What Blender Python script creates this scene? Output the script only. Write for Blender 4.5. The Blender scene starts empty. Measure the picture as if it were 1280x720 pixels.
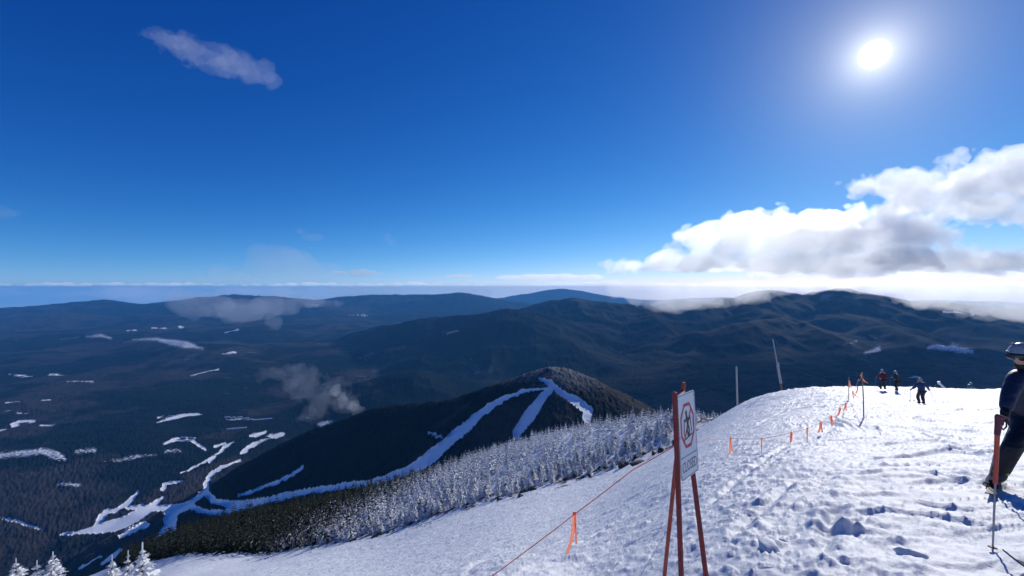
import bpy, math, random
import numpy as np
from mathutils import Vector, Matrix

rng = np.random.default_rng(7)
random.seed(7)
sc = bpy.context.scene
COL = sc.collection
F = 537.0                      # focal length in photo pixels (1280 wide)
CU, CV = 640.0, 360.0          # the eye level is row 360


def P(u, v, y):
    """photo pixel at forward distance y -> world point (camera at origin, looking along +Y)"""
    return np.array([(u - CU) / F * y, y, (CV - v) / F * y])


# ------------------------------------------------------------------ noise
def _hash(ix, iy, iz, seed):
    with np.errstate(over='ignore'):
        h = (ix.astype(np.uint32) * np.uint32(374761393) + iy.astype(np.uint32) * np.uint32(668265263)
             + iz * np.uint32(2147483647 & 1274126177) + np.uint32((seed * 974634777 + 12345) & 0xffffffff))
        h = (h ^ (h >> np.uint32(13))) * np.uint32(1274126177)
        h = (h ^ (h >> np.uint32(15))) * np.uint32(2246822519)
        h = h ^ (h >> np.uint32(16))
    return h.astype(np.float32) * np.float32(2.0 / 4294967295.0) - np.float32(1.0)


def vn2(x, y, seed=0):
    fx, fy = np.floor(x), np.floor(y)
    ix, iy = fx.astype(np.int64), fy.astype(np.int64)
    tx = (x - fx).astype(np.float32); ty = (y - fy).astype(np.float32)
    tx = tx * tx * tx * (tx * (tx * 6 - 15) + 10); ty = ty * ty * ty * (ty * (ty * 6 - 15) + 10)
    z = np.uint32(0)
    a = _hash(ix, iy, z, seed); b = _hash(ix + 1, iy, z, seed)
    c = _hash(ix, iy + 1, z, seed); d = _hash(ix + 1, iy + 1, z, seed)
    return (a + (b - a) * tx) * (1 - ty) + (c + (d - c) * tx) * ty


def vn3(x, y, z, seed=0):
    fx, fy, fz = np.floor(x), np.floor(y), np.floor(z)
    ix, iy, iz = fx.astype(np.int64), fy.astype(np.int64), fz.astype(np.int64).astype(np.uint32)
    tx = (x - fx).astype(np.float32); ty = (y - fy).astype(np.float32); tz = (z - fz).astype(np.float32)
    tx = tx * tx * (3 - 2 * tx); ty = ty * ty * (3 - 2 * ty); tz = tz * tz * (3 - 2 * tz)
    out = 0
    for k in (0, 1):
        zz = iz + np.uint32(k)
        a = _hash(ix, iy, zz, seed); b = _hash(ix + 1, iy, zz, seed)
        c = _hash(ix, iy + 1, zz, seed); d = _hash(ix + 1, iy + 1, zz, seed)
        p = (a + (b - a) * tx) * (1 - ty) + (c + (d - c) * tx) * ty
        out = out + p * (tz if k else 1 - tz)
    return out


def fbm2(x, y, octv=4, seed=0, gain=0.5, lac=2.03):
    s, a, n = 0, 1.0, 0.0
    for i in range(octv):
        s = s + a * vn2(x + 17.3 * i, y - 9.1 * i, seed + i); n += a
        a *= gain; x = x * lac; y = y * lac
    return s / n


def fbm3(x, y, z, octv=4, seed=0, gain=0.5, lac=2.07):
    s, a, n = 0, 1.0, 0.0
    for i in range(octv):
        s = s + a * vn3(x + 7.7 * i, y - 3.1 * i, z + 5.3 * i, seed + i); n += a
        a *= gain; x = x * lac; y = y * lac; z = z * lac
    return s / n


def ridged2(x, y, octv=4, seed=0, gain=0.5):
    s, a, n = 0, 1.0, 0.0
    for i in range(octv):
        s = s + a * (1 - np.abs(vn2(x, y, seed + i)) * 2); n += a
        a *= gain; x = x * 2.05; y = y * 2.05
    return s / n


def sstep(a, b, x):
    t = np.clip((x - a) / (b - a), 0, 1)
    return t * t * (3 - 2 * t)


# ------------------------------------------------------------------ objects
def link(o, parent=None):
    COL.objects.link(o)
    if parent is not None:
        o.parent = parent
    return o


def np_mesh(name, v, f, mat=None, smooth=True, attrs=None):
    me = bpy.data.meshes.new(name)
    v = np.asarray(v, np.float32); f = np.asarray(f, np.int32)
    n = f.shape[1]
    me.vertices.add(len(v)); me.vertices.foreach_set('co', v.ravel())
    me.loops.add(f.size); me.loops.foreach_set('vertex_index', f.ravel())
    me.polygons.add(len(f))
    me.polygons.foreach_set('loop_start', np.arange(0, f.size, n, dtype=np.int32))
    me.polygons.foreach_set('use_smooth', np.full(len(f), smooth, dtype=bool))
    me.update(calc_edges=True)
    for k, a in (attrs or {}).items():
        at = me.attributes.new(k, 'FLOAT', 'POINT')
        at.data.foreach_set('value', np.asarray(a, np.float32))
    if mat is not None:
        me.materials.append(mat)
    return me


def py_mesh(name, v, f, mat=None, smooth=False):
    me = bpy.data.meshes.new(name)
    me.from_pydata([tuple(map(float, p)) for p in v], [], [tuple(q) for q in f])
    me.update()
    if smooth:
        me.polygons.foreach_set('use_smooth', [True] * len(me.polygons))
    if mat is not None:
        me.materials.append(mat)
    return me


def obj(name, me, parent=None):
    return link(bpy.data.objects.new(name, me), parent)


def tag(o, label=None, cat=None, group=None, kind=None):
    if label: o['label'] = label
    if cat: o['category'] = cat
    if group: o['group'] = group
    if kind: o['kind'] = kind
    return o


def thing(name, label, cat, loc=(0, 0, 0), rz=0.0, group=None):
    o = bpy.data.objects.new(name, None)
    o.empty_display_size = 0.2
    o.location = [float(c) for c in loc]; o.rotation_euler = (0, 0, rz)
    return tag(link(o), label, cat, group)


class MB:
    """collects simple shapes into one mesh"""
    def __init__(self):
        self.v, self.f = [], []

    def add(self, v, f):
        b = len(self.v)
        self.v += [tuple(map(float, p)) for p in v]
        self.f += [tuple(i + b for i in q) for q in f]
        return self

    def box(self, c, s, R=None, bev=0.0):
        cx, cy, cz = c; hx, hy, hz = s[0] / 2, s[1] / 2, s[2] / 2
        pts = []
        if bev <= 0:
            for z in (-hz, hz):
                for x, y in ((-hx, -hy), (hx, -hy), (hx, hy), (-hx, hy)):
                    pts.append((x, y, z))
            fs = [(3, 2, 1, 0), (4, 5, 6, 7), (0, 1, 5, 4), (1, 2, 6, 5), (2, 3, 7, 6), (3, 0, 4, 7)]
        else:
            b = bev
            rings = []
            for z, i in ((-hz, b), (-hz + b, 0), (hz - b, 0), (hz, b)):
                rings.append([(x, y, z) for x, y in ((-hx + i, -hy + b + 0 * i), (-hx + b, -hy + i), (hx - b, -hy + i), (hx - i, -hy + b),
                                                      (hx - i, hy - b), (hx - b, hy - i), (-hx + b, hy - i), (-hx + i, hy - b))])
            pts = [p for r in rings for p in r]
            fs = [tuple(range(7, -1, -1)), tuple(range(24, 32))]
            for k in range(3):
                for j in range(8):
                    a = k * 8 + j; c2 = k * 8 + (j + 1) % 8
                    fs.append((a, c2, c2 + 8, a + 8))
        if R is not None:
            pts = [tuple(R @ Vector(p)) for p in pts]
        return self.add([(p[0] + cx, p[1] + cy, p[2] + cz) for p in pts], fs)

    def tube(self, pts, rad, n=8, cap=True):
        pts = [Vector([float(c) for c in p]) for p in pts]
        if not hasattr(rad, '__len__'):
            rad = [rad] * len(pts)
        vs, fs = [], []
        prev = None
        for i, p in enumerate(pts):
            a = pts[max(i - 1, 0)]; b = pts[min(i + 1, len(pts) - 1)]
            d = (b - a).normalized()
            if prev is None:
                up = Vector((0, 0, 1)) if abs(d.z) < 0.9 else Vector((1, 0, 0))
                s = d.cross(up).normalized()
            else:
                s = (prev - d * prev.dot(d)).normalized()
            prev = s
            t = d.cross(s)
            for k in range(n):
                an = 2 * math.pi * k / n
                vs.append(p + (s * math.cos(an) + t * math.sin(an)) * rad[i])
        for i in range(len(pts) - 1):
            for k in range(n):
                a = i * n + k; b = i * n + (k + 1) % n
                fs.append((a, b, b + n, a + n))
        if cap:
            fs.append(tuple(range(n - 1, -1, -1)))
            fs.append(tuple((len(pts) - 1) * n + k for k in range(n)))
        return self.add(vs, fs)

    def build(self, name, mat, parent=None, smooth=False):
        return obj(name, py_mesh(name, self.v, self.f, mat, smooth), parent)


# ------------------------------------------------------------------ materials
def new_mat(name):
    m = bpy.data.materials.new(name); m.use_nodes = True
    nt = m.node_tree; nt.nodes.clear()
    out = nt.nodes.new('ShaderNodeOutputMaterial')
    return m, nt, out


class G:
    """small node-graph helper"""
    def __init__(self, nt): self.nt = nt

    def n(self, typ, ins=None, **kw):
        nd = self.nt.nodes.new(typ)
        for k, v in kw.items(): setattr(nd, k, v)
        for k, v in (ins or {}).items():
            s = nd.inputs[k]
            if isinstance(v, bpy.types.NodeSocket): self.nt.links.new(v, s)
            else: s.default_value = v
        return nd

    def math(self, op, a, b=None, c=None, clamp=False):
        ins = {0: a}
        if b is not None: ins[1] = b
        if c is not None: ins[2] = c
        return self.n('ShaderNodeMath', ins, operation=op, use_clamp=clamp).outputs[0]

    def noise(self, vec, scale, detail=3, rough=0.5, w=None, dist=0.0):
        return self.n('ShaderNodeTexNoise', {'Vector': vec, 'Scale': scale, 'Detail': detail, 'Roughness': rough, 'Distortion': dist}).outputs['Fac']

    def ramp(self, x, a, b, lo=0.0, hi=1.0):
        return self.n('ShaderNodeMapRange', {'Value': x, 'From Min': a, 'From Max': b, 'To Min': lo, 'To Max': hi},
                      interpolation_type='SMOOTHSTEP').outputs[0]

    def mix(self, f, a, b):
        nd = self.nt.nodes.new('ShaderNodeMix'); nd.data_type = 'RGBA'
        for s, v in ((nd.inputs[0], f), (nd.inputs[6], a), (nd.inputs[7], b)):
            if isinstance(v, bpy.types.NodeSocket): self.nt.links.new(v, s)
            else: s.default_value = v if not isinstance(v, tuple) or len(v) == 4 else (*v, 1)
        return nd.outputs[2]

    def attr(self, name):
        return self.n('ShaderNodeAttribute', attribute_name=name).outputs['Fac']

    def link(self, a, b): self.nt.links.new(a, b)


def simple_mat(name, col, rough=0.5, metal=0.0, var=0.15, scale=30.0, bump=0.0, spec=0.5, transl=0.0):
    m, nt, out = new_mat(name); g = G(nt)
    tc = g.n('ShaderNodeTexCoord').outputs['Object']
    nz = g.noise(tc, scale, 4, 0.6)
    c = g.mix(g.ramp(nz, 0.3, 0.7), tuple(x * (1 - var) for x in col), tuple(min(1, x * (1 + var)) for x in col))
    p = g.n('ShaderNodeBsdfPrincipled', {'Base Color': c, 'Roughness': rough, 'Metallic': metal, 'Specular IOR Level': spec})
    if bump:
        b = g.n('ShaderNodeBump', {'Height': nz, 'Strength': bump, 'Distance': 0.01})
        g.link(b.outputs[0], p.inputs['Normal'])
    res = p.outputs[0]
    if transl:
        t = g.n('ShaderNodeBsdfTranslucent', {'Color': c})
        res = g.n('ShaderNodeMixShader', {0: transl, 1: res, 2: t.outputs[0]}).outputs[0]
    g.link(res, out.inputs['Surface'])
    return m


def mat_snow():
    m, nt, out = new_mat('snow'); g = G(nt)
    pos = g.n('ShaderNodeNewGeometry').outputs['Position']
    n1 = g.noise(pos, 0.6, 4, 0.6); n2 = g.noise(pos, 9.0, 4, 0.65); n3 = g.noise(pos, 70.0, 3, 0.7)
    c = g.mix(g.ramp(n1, 0.3, 0.7), (0.68, 0.70, 0.73), (0.78, 0.79, 0.80))
    brush = g.attr('brush')
    bc = g.mix(g.noise(pos, 3.0, 3, 0.6), (0.03, 0.018, 0.014), (0.12, 0.07, 0.05))
    c = g.mix(brush, c, bc)
    h = g.math('ADD', g.math('MULTIPLY', n2, 0.7), g.math('MULTIPLY', n3, 0.3))
    b = g.n('ShaderNodeBump', {'Height': h, 'Strength': 0.55, 'Distance': 0.035})
    p = g.n('ShaderNodeBsdfPrincipled', {'Base Color': c, 'Roughness': 0.62, 'Specular IOR Level': 0.35, 'Normal': b.outputs[0]})
    g.link(p.outputs[0], out.inputs['Surface'])
    return m


def mat_hills():
    m, nt, out = new_mat('wooded_hills'); g = G(nt)
    pos = g.n('ShaderNodeNewGeometry').outputs['Position']
    big = g.noise(pos, 1 / 900.0, 4, 0.6); mid = g.noise(pos, 1 / 160.0, 5, 0.65); fine = g.noise(pos, 1 / 14.0, 3, 0.7)
    mixv = g.math('ADD', g.math('MULTIPLY', big, 0.6), g.math('MULTIPLY', mid, 0.4))
    hardwood_shade = g.ramp(g.math('ADD', mixv, g.math('MULTIPLY', g.math('SUBTRACT', g.attr('hardwood_shade'), 0.5), 0.8)), 0.44, 0.60)
    con = g.mix(fine, (0.002, 0.0045, 0.005), (0.014, 0.024, 0.023))
    hw = g.mix(fine, (0.013, 0.012, 0.012), (0.072, 0.064, 0.060))
    c = g.mix(hardwood_shade, con, hw)
    sn = g.attr('snow')
    sp = g.ramp(g.math('ADD', g.attr('speck'), g.math('MULTIPLY', g.math('SUBTRACT', fine, 0.5), 1.6)), 0.55, 0.85)
    s = g.math('MAXIMUM', g.ramp(g.math('ADD', sn, g.math('ADD', g.math('MULTIPLY', g.math('SUBTRACT', mid, 0.5), 0.35), g.math('MULTIPLY', g.math('SUBTRACT', fine, 0.5), 0.7))), 0.40, 0.62), sp)
    fr = g.math('MULTIPLY', g.attr('frost'), g.ramp(g.math('ADD', g.math('MULTIPLY', mid, 0.55), g.math('MULTIPLY', fine, 0.45)), 0.38, 0.62))
    c = g.mix(g.math('MULTIPLY', fr, 0.4), c, (0.62, 0.65, 0.68))
    c = g.mix(s, c, (0.88, 0.90, 0.92))
    b = g.n('ShaderNodeBump', {'Height': g.math('MULTIPLY', fine, g.math('SUBTRACT', 1.0, s)), 'Strength': 0.6, 'Distance': 7.0})
    p = g.n('ShaderNodeBsdfPrincipled', {'Base Color': c, 'Roughness': 0.95, 'Specular IOR Level': 0.015, 'Normal': b.outputs[0]})
    g.link(p.outputs[0], out.inputs['Surface'])
    return m


def mat_needles(near=False):
    m, nt, out = new_mat('rimed_needles'); g = G(nt)
    geo = g.n('ShaderNodeNewGeometry'); pos = geo.outputs['Position']
    sx = g.n('ShaderNodeSeparateXYZ', {0: pos}); z = g.math('ADD', sx.outputs['Z'], g.math('MULTIPLY', sx.outputs['X'], 0.38))
    n1 = g.noise(pos, 0.22, 3, 0.6); n2 = g.noise(pos, 4.0, 4, 0.65)
    # rime line: heavier frost higher on the mountain
    lvl = 1.0 if near else g.ramp(g.math('ADD', z, g.math('MULTIPLY', g.math('SUBTRACT', n1, 0.5), 46.0)), -118.0, -48.0)
    rime = g.attr('rime')
    amt = g.math('ADD', g.math('MULTIPLY', lvl, 0.92), g.math('MULTIPLY', g.math('SUBTRACT', n2, 0.5), 0.9))
    fr = g.ramp(g.math('ADD', rime, amt), 0.92 if not near else 0.80, 1.25)
    dark = g.mix(n2, (0.010, 0.016, 0.010), (0.034, 0.042, 0.022))
    c = g.mix(fr, dark, (0.84, 0.86, 0.88))
    p = g.n('ShaderNodeBsdfPrincipled', {'Base Color': c, 'Roughness': 0.8, 'Specular IOR Level': 0.2})
    t = g.n('ShaderNodeBsdfTranslucent', {'Color': c})
    mx = g.n('ShaderNodeMixShader', {0: 0.22, 1: p.outputs[0], 2: t.outputs[0]})
    g.link(mx.outputs[0], out.inputs['Surface'])
    return m


def mat_volume(name, dens, col=(1, 1, 1), aniso=0.55, surf=True):
    m, nt, out = new_mat(name); g = G(nt)
    v = g.n('ShaderNodeVolumeScatter', {'Color': (*col, 1), 'Density': dens, 'Anisotropy': aniso})
    g.link(v.outputs[0], out.inputs['Volume'])
    if surf:
        t = g.n('ShaderNodeBsdfTransparent'); d = g.n('ShaderNodeBsdfTranslucent', {'Color': (0.95, 0.95, 0.95, 1)})
        mx = g.n('ShaderNodeMixShader', {0: 0.004, 1: t.outputs[0], 2: d.outputs[0]})
        g.link(mx.outputs[0], out.inputs['Surface'])
    m.cycles.homogeneous_volume = True
    return m


def cloth_mat(name, col):
    m, nt, out = new_mat(name); g = G(nt)
    tc = g.n('ShaderNodeTexCoord').outputs['Object']
    wv = g.n('ShaderNodeTexWave', {'Vector': tc, 'Scale': 3.0, 'Distortion': 14.0, 'Detail': 3.0, 'Detail Scale': 1.0}, bands_direction='DIAGONAL').outputs['Fac']
    wf = g.noise(tc, 240.0, 2, 0.5)
    c = g.mix(g.noise(tc, 5.0, 3, 0.5), tuple(x * 0.7 for x in col), tuple(x * 1.5 for x in col))
    b = g.n('ShaderNodeBump', {'Height': g.math('ADD', wv, g.math('MULTIPLY', wf, 0.12)), 'Strength': 0.45, 'Distance': 0.012})
    q = g.n('ShaderNodeBsdfPrincipled', {'Base Color': c, 'Roughness': 0.55, 'Specular IOR Level': 0.45, 'Normal': b.outputs[0]})
    g.link(q.outputs[0], out.inputs['Surface'])
    return m


M = dict(
    snow=mat_snow(), hills=mat_hills(), needles=mat_needles(), needles_near=mat_needles(True),
    bark=simple_mat('bark', (0.06, 0.05, 0.045), 0.9, scale=12, bump=0.5),
    red=simple_mat('red_paint', (0.20, 0.007, 0.010), 0.55, scale=14, var=0.25, bump=0.1),
    red_sunlit=simple_mat('sunlit_red_paint', (0.36, 0.04, 0.02), 0.45, scale=14, var=0.25),  # brighter copy of the red: sunlight on the rear leg put into the colour
    white_board=simple_mat('white_board', (0.80, 0.80, 0.78), 0.35, scale=6, var=0.04),
    back_board=simple_mat('board_back', (0.45, 0.45, 0.45), 0.5),
    ink=simple_mat('black_ink', (0.03, 0.03, 0.035), 0.5),
    red_ink=simple_mat('red_ink', (0.62, 0.05, 0.05), 0.5),
    grey_ink=simple_mat('grey_ink', (0.25, 0.25, 0.27), 0.5),
    steel=simple_mat('grey_steel', (0.33, 0.34, 0.36), 0.4, 0.6, bump=0.1),
    wood=simple_mat('weathered_wood', (0.16, 0.12, 0.09), 0.8, bump=0.3),
    bamboo=simple_mat('bamboo', (0.34, 0.22, 0.13), 0.6, scale=20),
    pad=simple_mat('pale_padding', (0.36, 0.36, 0.36), 0.7),
    streamer=simple_mat('orange_streamer', (1.0, 0.33, 0.22), 0.55, var=0.12, transl=0.72),
    rope=simple_mat('orange_rope', (0.85, 0.38, 0.30), 0.7, transl=0.4),
    rock=simple_mat('dark_rock', (0.07, 0.06, 0.058), 0.9, var=0.5, scale=3, bump=0.8),
    skin=simple_mat('skin', (0.48, 0.29, 0.21), 0.55),
    black=cloth_mat('black_cloth', (0.008, 0.009, 0.013)),
    navy=cloth_mat('navy_cloth', (0.014, 0.018, 0.045)),
    blue=cloth_mat('blue_cloth', (0.02, 0.05, 0.12)),
    maroon=cloth_mat('maroon_cloth', (0.13, 0.015, 0.025)),
    charcoal=cloth_mat('charcoal_cloth', (0.03, 0.03, 0.035)),
    teal=cloth_mat('teal_cloth', (0.02, 0.19, 0.17)),
    pale=cloth_mat('pale_cloth', (0.45, 0.46, 0.50)),
    helmet_grey=simple_mat('helmet_shell', (0.30, 0.31, 0.34), 0.25),
    helmet_dark=simple_mat('dark_helmet', (0.02, 0.02, 0.025), 0.3),
    lens=simple_mat('goggle_lens', (0.02, 0.02, 0.03), 0.08),
    lime=simple_mat('lime_plastic', (0.45, 0.60, 0.05), 0.4),
    boot=simple_mat('boot_plastic', (0.03, 0.03, 0.035), 0.35),
    ski=simple_mat('ski_topsheet', (0.02, 0.02, 0.025), 0.3),
    alu=simple_mat('pole_aluminium', (0.28, 0.28, 0.33), 0.3, 0.7),
    grip=simple_mat('maroon_grip', (0.16, 0.025, 0.04), 0.6),
    orange_shaft=simple_mat('orange_red_shaft', (0.60, 0.08, 0.04), 0.4),
    wall=simple_mat('lodge_wall', (0.20, 0.12, 0.09), 0.8, scale=0.3),
    wall_red=simple_mat('red_wall', (0.22, 0.04, 0.035), 0.8, scale=0.3),
    roof_snow=simple_mat('snowy_roof', (0.80, 0.82, 0.86), 0.7, scale=0.2, var=0.05),
    white_tube=simple_mat('white_tube', (0.75, 0.76, 0.78), 0.4),
)
# ------------------------------------------------------------------ near ground (interpolated through measured points)
GC = []
def col_pts(u, pts):
    for y, v in pts: GC.append((u, v, y))
FARR = [(62, 545), (120, 640), (250, 705), (420, 730)]
col_pts(2600, [(1.0, 900), (3.5, 640), (8, 545), (15, 515), (25, 500), (38, 492)] + FARR)
col_pts(1400, [(1, 1180), (2, 816), (3.5, 668), (5.5, 585), (9, 543), (15, 514), (25, 499), (38, 489.5)] + FARR)
col_pts(1240, [(1, 1250), (2, 843), (3.5, 692), (5.2, 609), (9, 548), (15, 518), (25, 501), (38, 488.5), (43, 494)] + FARR)
col_pts(1151, [(14, 524), (27, 506), (39, 487), (44, 494)] + FARR)
col_pts(1080, [(1, 1290), (2, 862), (3.1, 721), (5, 623), (9, 563), (14.6, 523), (22, 504), (31, 491), (40, 483.5)] + FARR)
col_pts(1000, [(8, 572), (14, 534), (22, 514), (31, 499), (43, 486)] + FARR)
col_pts(940, [(1, 1320), (2, 880), (3.1, 738), (5, 640), (8, 585), (14, 548), (22, 528), (35, 509), (48, 500)] + [(70, 545), (120, 630), (250, 700), (420, 730)])
col_pts(850, [(1, 1350), (2, 900), (3.1, 760), (5, 668), (8, 617), (14, 584), (25, 567), (40, 558), (52, 551)])
col_pts(740, [(1, 1380), (2, 920), (3.1, 790), (4.5, 722), (8, 672), (14, 645), (25, 625), (40, 608), (58, 594)])
col_pts(640, [(1, 1400), (2, 930), (4.3, 728), (8, 695), (14, 672), (25, 652), (40, 637), (60, 621)])
col_pts(480, [(1, 1450), (2, 950), (5, 765), (10, 732), (20, 712), (40, 692), (75, 667)])
col_pts(330, [(1, 1500), (2, 980), (5, 800), (10, 762), (20, 742), (50, 718), (105, 693)])
col_pts(215, [(2, 1000), (5, 820), (10, 785), (20, 765), (50, 743), (95, 717), (118, 703)])
col_pts(60, [(2, 1010), (5, 830), (10, 800), (20, 790), (50, 776), (110, 765), (300, 770)])
col_pts(-150, [(2, 1010), (5, 835), (20, 800), (50, 790), (110, 780), (300, 780)])
col_pts(-900, [(2, 1020), (5, 850), (20, 820), (110, 800), (300, 800)])
CREST = [(890, 525, 78), (840, 530, 98), (780, 536, 116), (720, 544, 136), (620, 576, 176), (500, 612, 215), (400, 638, 245), (300, 664, 270), (225, 684, 285)]
for (u, v, y) in CREST:
    GC.append((u, v, y)); GC.append((u, v + 55, y * 1.45))
GC = np.array(GC, float)
gx = (GC[:, 0] - CU) / F * GC[:, 2]; gz = (CV - GC[:, 1]) / F * GC[:, 2]
g_rho = np.hypot(gx, GC[:, 2])
KA = 2.6
g_pts = np.stack([np.arctan2(gx, GC[:, 2]) * KA, np.log(g_rho)], 1)
g_val = -gz / g_rho
def _phi(d2): return 0.5 * d2 * np.log(d2 + 1e-9)
n_g = len(g_pts)
A = np.zeros((n_g + 3, n_g + 3))
A[:n_g, :n_g] = _phi(((g_pts[:, None] - g_pts[None]) ** 2).sum(-1)) + np.eye(n_g) * 0.004
A[:n_g, n_g] = 1; A[:n_g, n_g + 1:] = g_pts; A[n_g, :n_g] = 1; A[n_g + 1:, :n_g] = g_pts.T
g_w = np.linalg.solve(A, np.concatenate([g_val, np.zeros(3)]))


def tps(az, lr):
    a = np.clip(az, -1.15, 1.25) * KA
    l = np.clip(lr, -0.2, math.log(520))
    r = g_w[n_g] + g_w[n_g + 1] * a + g_w[n_g + 2] * l
    for i in range(n_g):
        r = r + g_w[i] * _phi((a - g_pts[i, 0]) ** 2 + (l - g_pts[i, 1]) ** 2)
    return r


# ------------------------------------------------------------------ far terrain: ridges traced at their real distance
def ridge(pts, slope, w, amp, lam, seed): return dict(p=np.array([P(*q) for q in pts]), s=slope, w=w, amp=amp, lam=lam, seed=seed)
RIDGES = [
    # the mountain one stands on
    dict(p=np.array([(900., -3000., -350.), (0., -900., -60.), (40., -20., -60.), (160., 30., -70.), (900., -150., -160)]), s=0.68, w=60, amp=30, lam=400, seed=3),
    # the lower hill with ski trails
    ridge([(690, 468, 1300), (665, 474, 1310), (640, 482, 1330), (560, 503, 1390), (470, 513, 1450), (400, 536, 1500), (330, 574, 1550), (262, 613, 1600), (205, 655, 1620)], 0.56, 28, 40, 330, 11),
    ridge([(690, 468, 1300), (715, 472, 1320), (740, 485, 1360), (790, 517, 1430), (850, 548, 1500), (900, 580, 1600)], 0.5, 25, 20, 300, 12),
    # dark round hill behind it
    ridge([(420, 505, 3900), (470, 478, 4000), (520, 463, 4100), (560, 470, 4200), (620, 490, 4400)], 0.36, 120, 70, 900, 13),
    ridge([(280, 500, 4600), (350, 478, 4900), (430, 466, 5200)], 0.25, 150, 60, 900, 14),
    # small humps in the valley
    ridge([(50, 428, 9000), (100, 417, 9000), (130, 419, 8800), (175, 440, 8600)], 0.32, 150, 80, 1100, 15),
    ridge([(150, 434, 7600), (195, 424, 7600), (235, 428, 7400), (285, 447, 7200)], 0.36, 130, 80, 900, 16),
    ridge([(60, 470, 5600), (150, 458, 5900), (250, 462, 5900)], 0.22, 200, 70, 1000, 17),
    # the long dark ridge
    ridge([(270, 452, 9800), (330, 441, 9200), (420, 423, 8400), (490, 404, 7800), (545, 397, 7400), (600, 393, 7100), (640, 386, 6800), (665, 389, 6700), (700, 402, 6600), (770, 425, 6300)], 0.40, 160, 190, 1500, 18),
    ridge([(650, 386, 9300), (690, 376, 9000), (722, 372, 8800), (760, 379, 8600), (820, 384, 8200), (870, 378, 7900)], 0.36, 200, 150, 1500, 19),
    ridge([(640, 388, 6800), (700, 420, 5900), (760, 452, 5100)], 0.40, 120, 120, 1200, 31),
    # right-hand mountains under the cloud
    ridge([(800, 386, 8400), (860, 376, 8300), (910, 374, 8100), (960, 363, 7900), (1005, 369, 7800), (1052, 361, 7600), (1100, 371, 7400), (1170, 378, 7200), (1290, 388, 7000), (1500, 392, 6900)], 0.42, 160, 240, 1700, 20),
    ridge([(800, 386, 8400), (820, 398, 7200), (830, 420, 6200), (850, 446, 5400)], 0.42, 90, 150, 1200, 21),
    ridge([(910, 374, 8100), (950, 388, 7000), (985, 397, 6100), (1020, 412, 5500), (1060, 436, 4900)], 0.42, 90, 160, 1200, 22),
    ridge([(985, 397, 6100), (940, 402, 5800), (885, 414, 5600), (840, 440, 5300)], 0.42, 80, 140, 1100, 23),
    ridge([(1005, 369, 7800), (1060, 390, 6700), (1110, 404, 5900), (1150, 430, 5100)], 0.42, 90, 160, 1200, 24),
    ridge([(1100, 371, 7400), (1190, 396, 6400), (1270, 418, 5500), (1350, 440, 5000)], 0.40, 90, 160, 1300, 25),
    ridge([(1090, 448, 4400), (1140, 437, 4500), (1190, 432, 4500), (1240, 440, 4500), (1320, 455, 4400)], 0.36, 90, 90, 900, 26),
    ridge([(960, 470, 4200), (1010, 456, 4300), (1050, 447, 4400), (1090, 456, 4400)], 0.36, 90, 90, 900, 27),
    # horizon
    ridge([(-200, 385, 15000), (0, 384, 16000), (60, 380, 16500), (105, 376, 16500), (130, 373.5, 16500), (165, 381, 16800), (215, 376, 17000), (255, 371, 17000), (290, 367.5, 17000), (330, 369, 17500), (365, 371, 17500), (400, 376, 18000)], 0.2, 300, 200, 2500, 28),
    ridge([(380, 376, 21000), (430, 370, 21000), (475, 367.5, 20500), (530, 368, 20500), (575, 365, 20000), (612, 373, 20000), (650, 377, 19500)], 0.22, 350, 200, 2800, 29),
    ridge([(560, 376, 32000), (620, 372, 32000), (660, 366, 31000), (690, 361, 31000), (702, 359.8, 31000), (720, 362, 31000), (745, 368, 31000), (790, 372, 31000)], 0.22, 350, 160, 3000, 30),
    ridge([(-300, 391, 11500), (0, 397, 12000), (60, 392, 12500), (120, 395, 13000), (220, 392, 13500), (300, 398, 13000), (420, 395, 14500), (520, 392, 15000)], 0.14, 350, 150, 2200, 32),
]


def far_h(x, y):
    rho = np.hypot(x, y); az = np.degrees(np.arctan2(x, y))
    ease = sstep(2500, 9000, rho)
    base = -1085 + 330 * sstep(2, 34, az) * sstep(800, 2600, rho) + 55 * ease
    base = base + fbm2(x / 2300, y / 2300, 4, 40) * (40 + 130 * ease) + fbm2(x / 420, y / 420, 3, 41) * 24
    k = 26.0
    wx = x + fbm2(x / 700, y / 700, 3, 50) * 130; wy = y + fbm2(x / 700 + 9, y / 700, 3, 51) * 130
    acc = np.exp(np.clip((base + 1200) / k, -60, 600) - 30.0)
    for r in RIDGES:
        p = r['p']; sc_ = min(1.0, float(np.hypot(p[:, 0], p[:, 1]).mean()) / 5000)
        best = np.full(x.shape, -1e9)
        X = x * (1 - sc_) + wx * sc_ if sc_ > .4 else x; Y = y * (1 - sc_) + wy * sc_ if sc_ > .4 else y
        for a, b in zip(p[:-1], p[1:]):
            dx, dy = b[0] - a[0], b[1] - a[1]
            t = np.clip(((X - a[0]) * dx + (Y - a[1]) * dy) / (dx * dx + dy * dy), 0, 1)
            d = np.hypot(X - a[0] - t * dx, Y - a[1] - t * dy)
            h = a[2] + (b[2] - a[2]) * t - r['s'] * (np.sqrt(d * d + r['w'] ** 2) - r['w'])
            best = np.maximum(best, h)
            dd = d if 'dm' not in locals() or dm is None else np.minimum(dm, d)
            dm = dd
        n = ridged2(x / r['lam'] + r['seed'], y / r['lam'], 4, r['seed'])
        best = best + r['amp'] * (n - 0.25) * (1 - np.exp(-dm / (r['lam'] * 0.5)))
        dm = None
        acc = acc + np.exp(np.clip((best + 1200) / k, -60, 600) - 30.0)
    h = (np.log(acc) + 30.0) * k - 1200
    return h - rho ** 2 / (2 * 7.4e6)


def near_h(x, y):
    rho = np.hypot(x, y); az = np.arctan2(x, y)
    rho_c = np.maximum(rho, 0.5)
    return -tps(az, np.log(rho_c)) * rho_c


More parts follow.
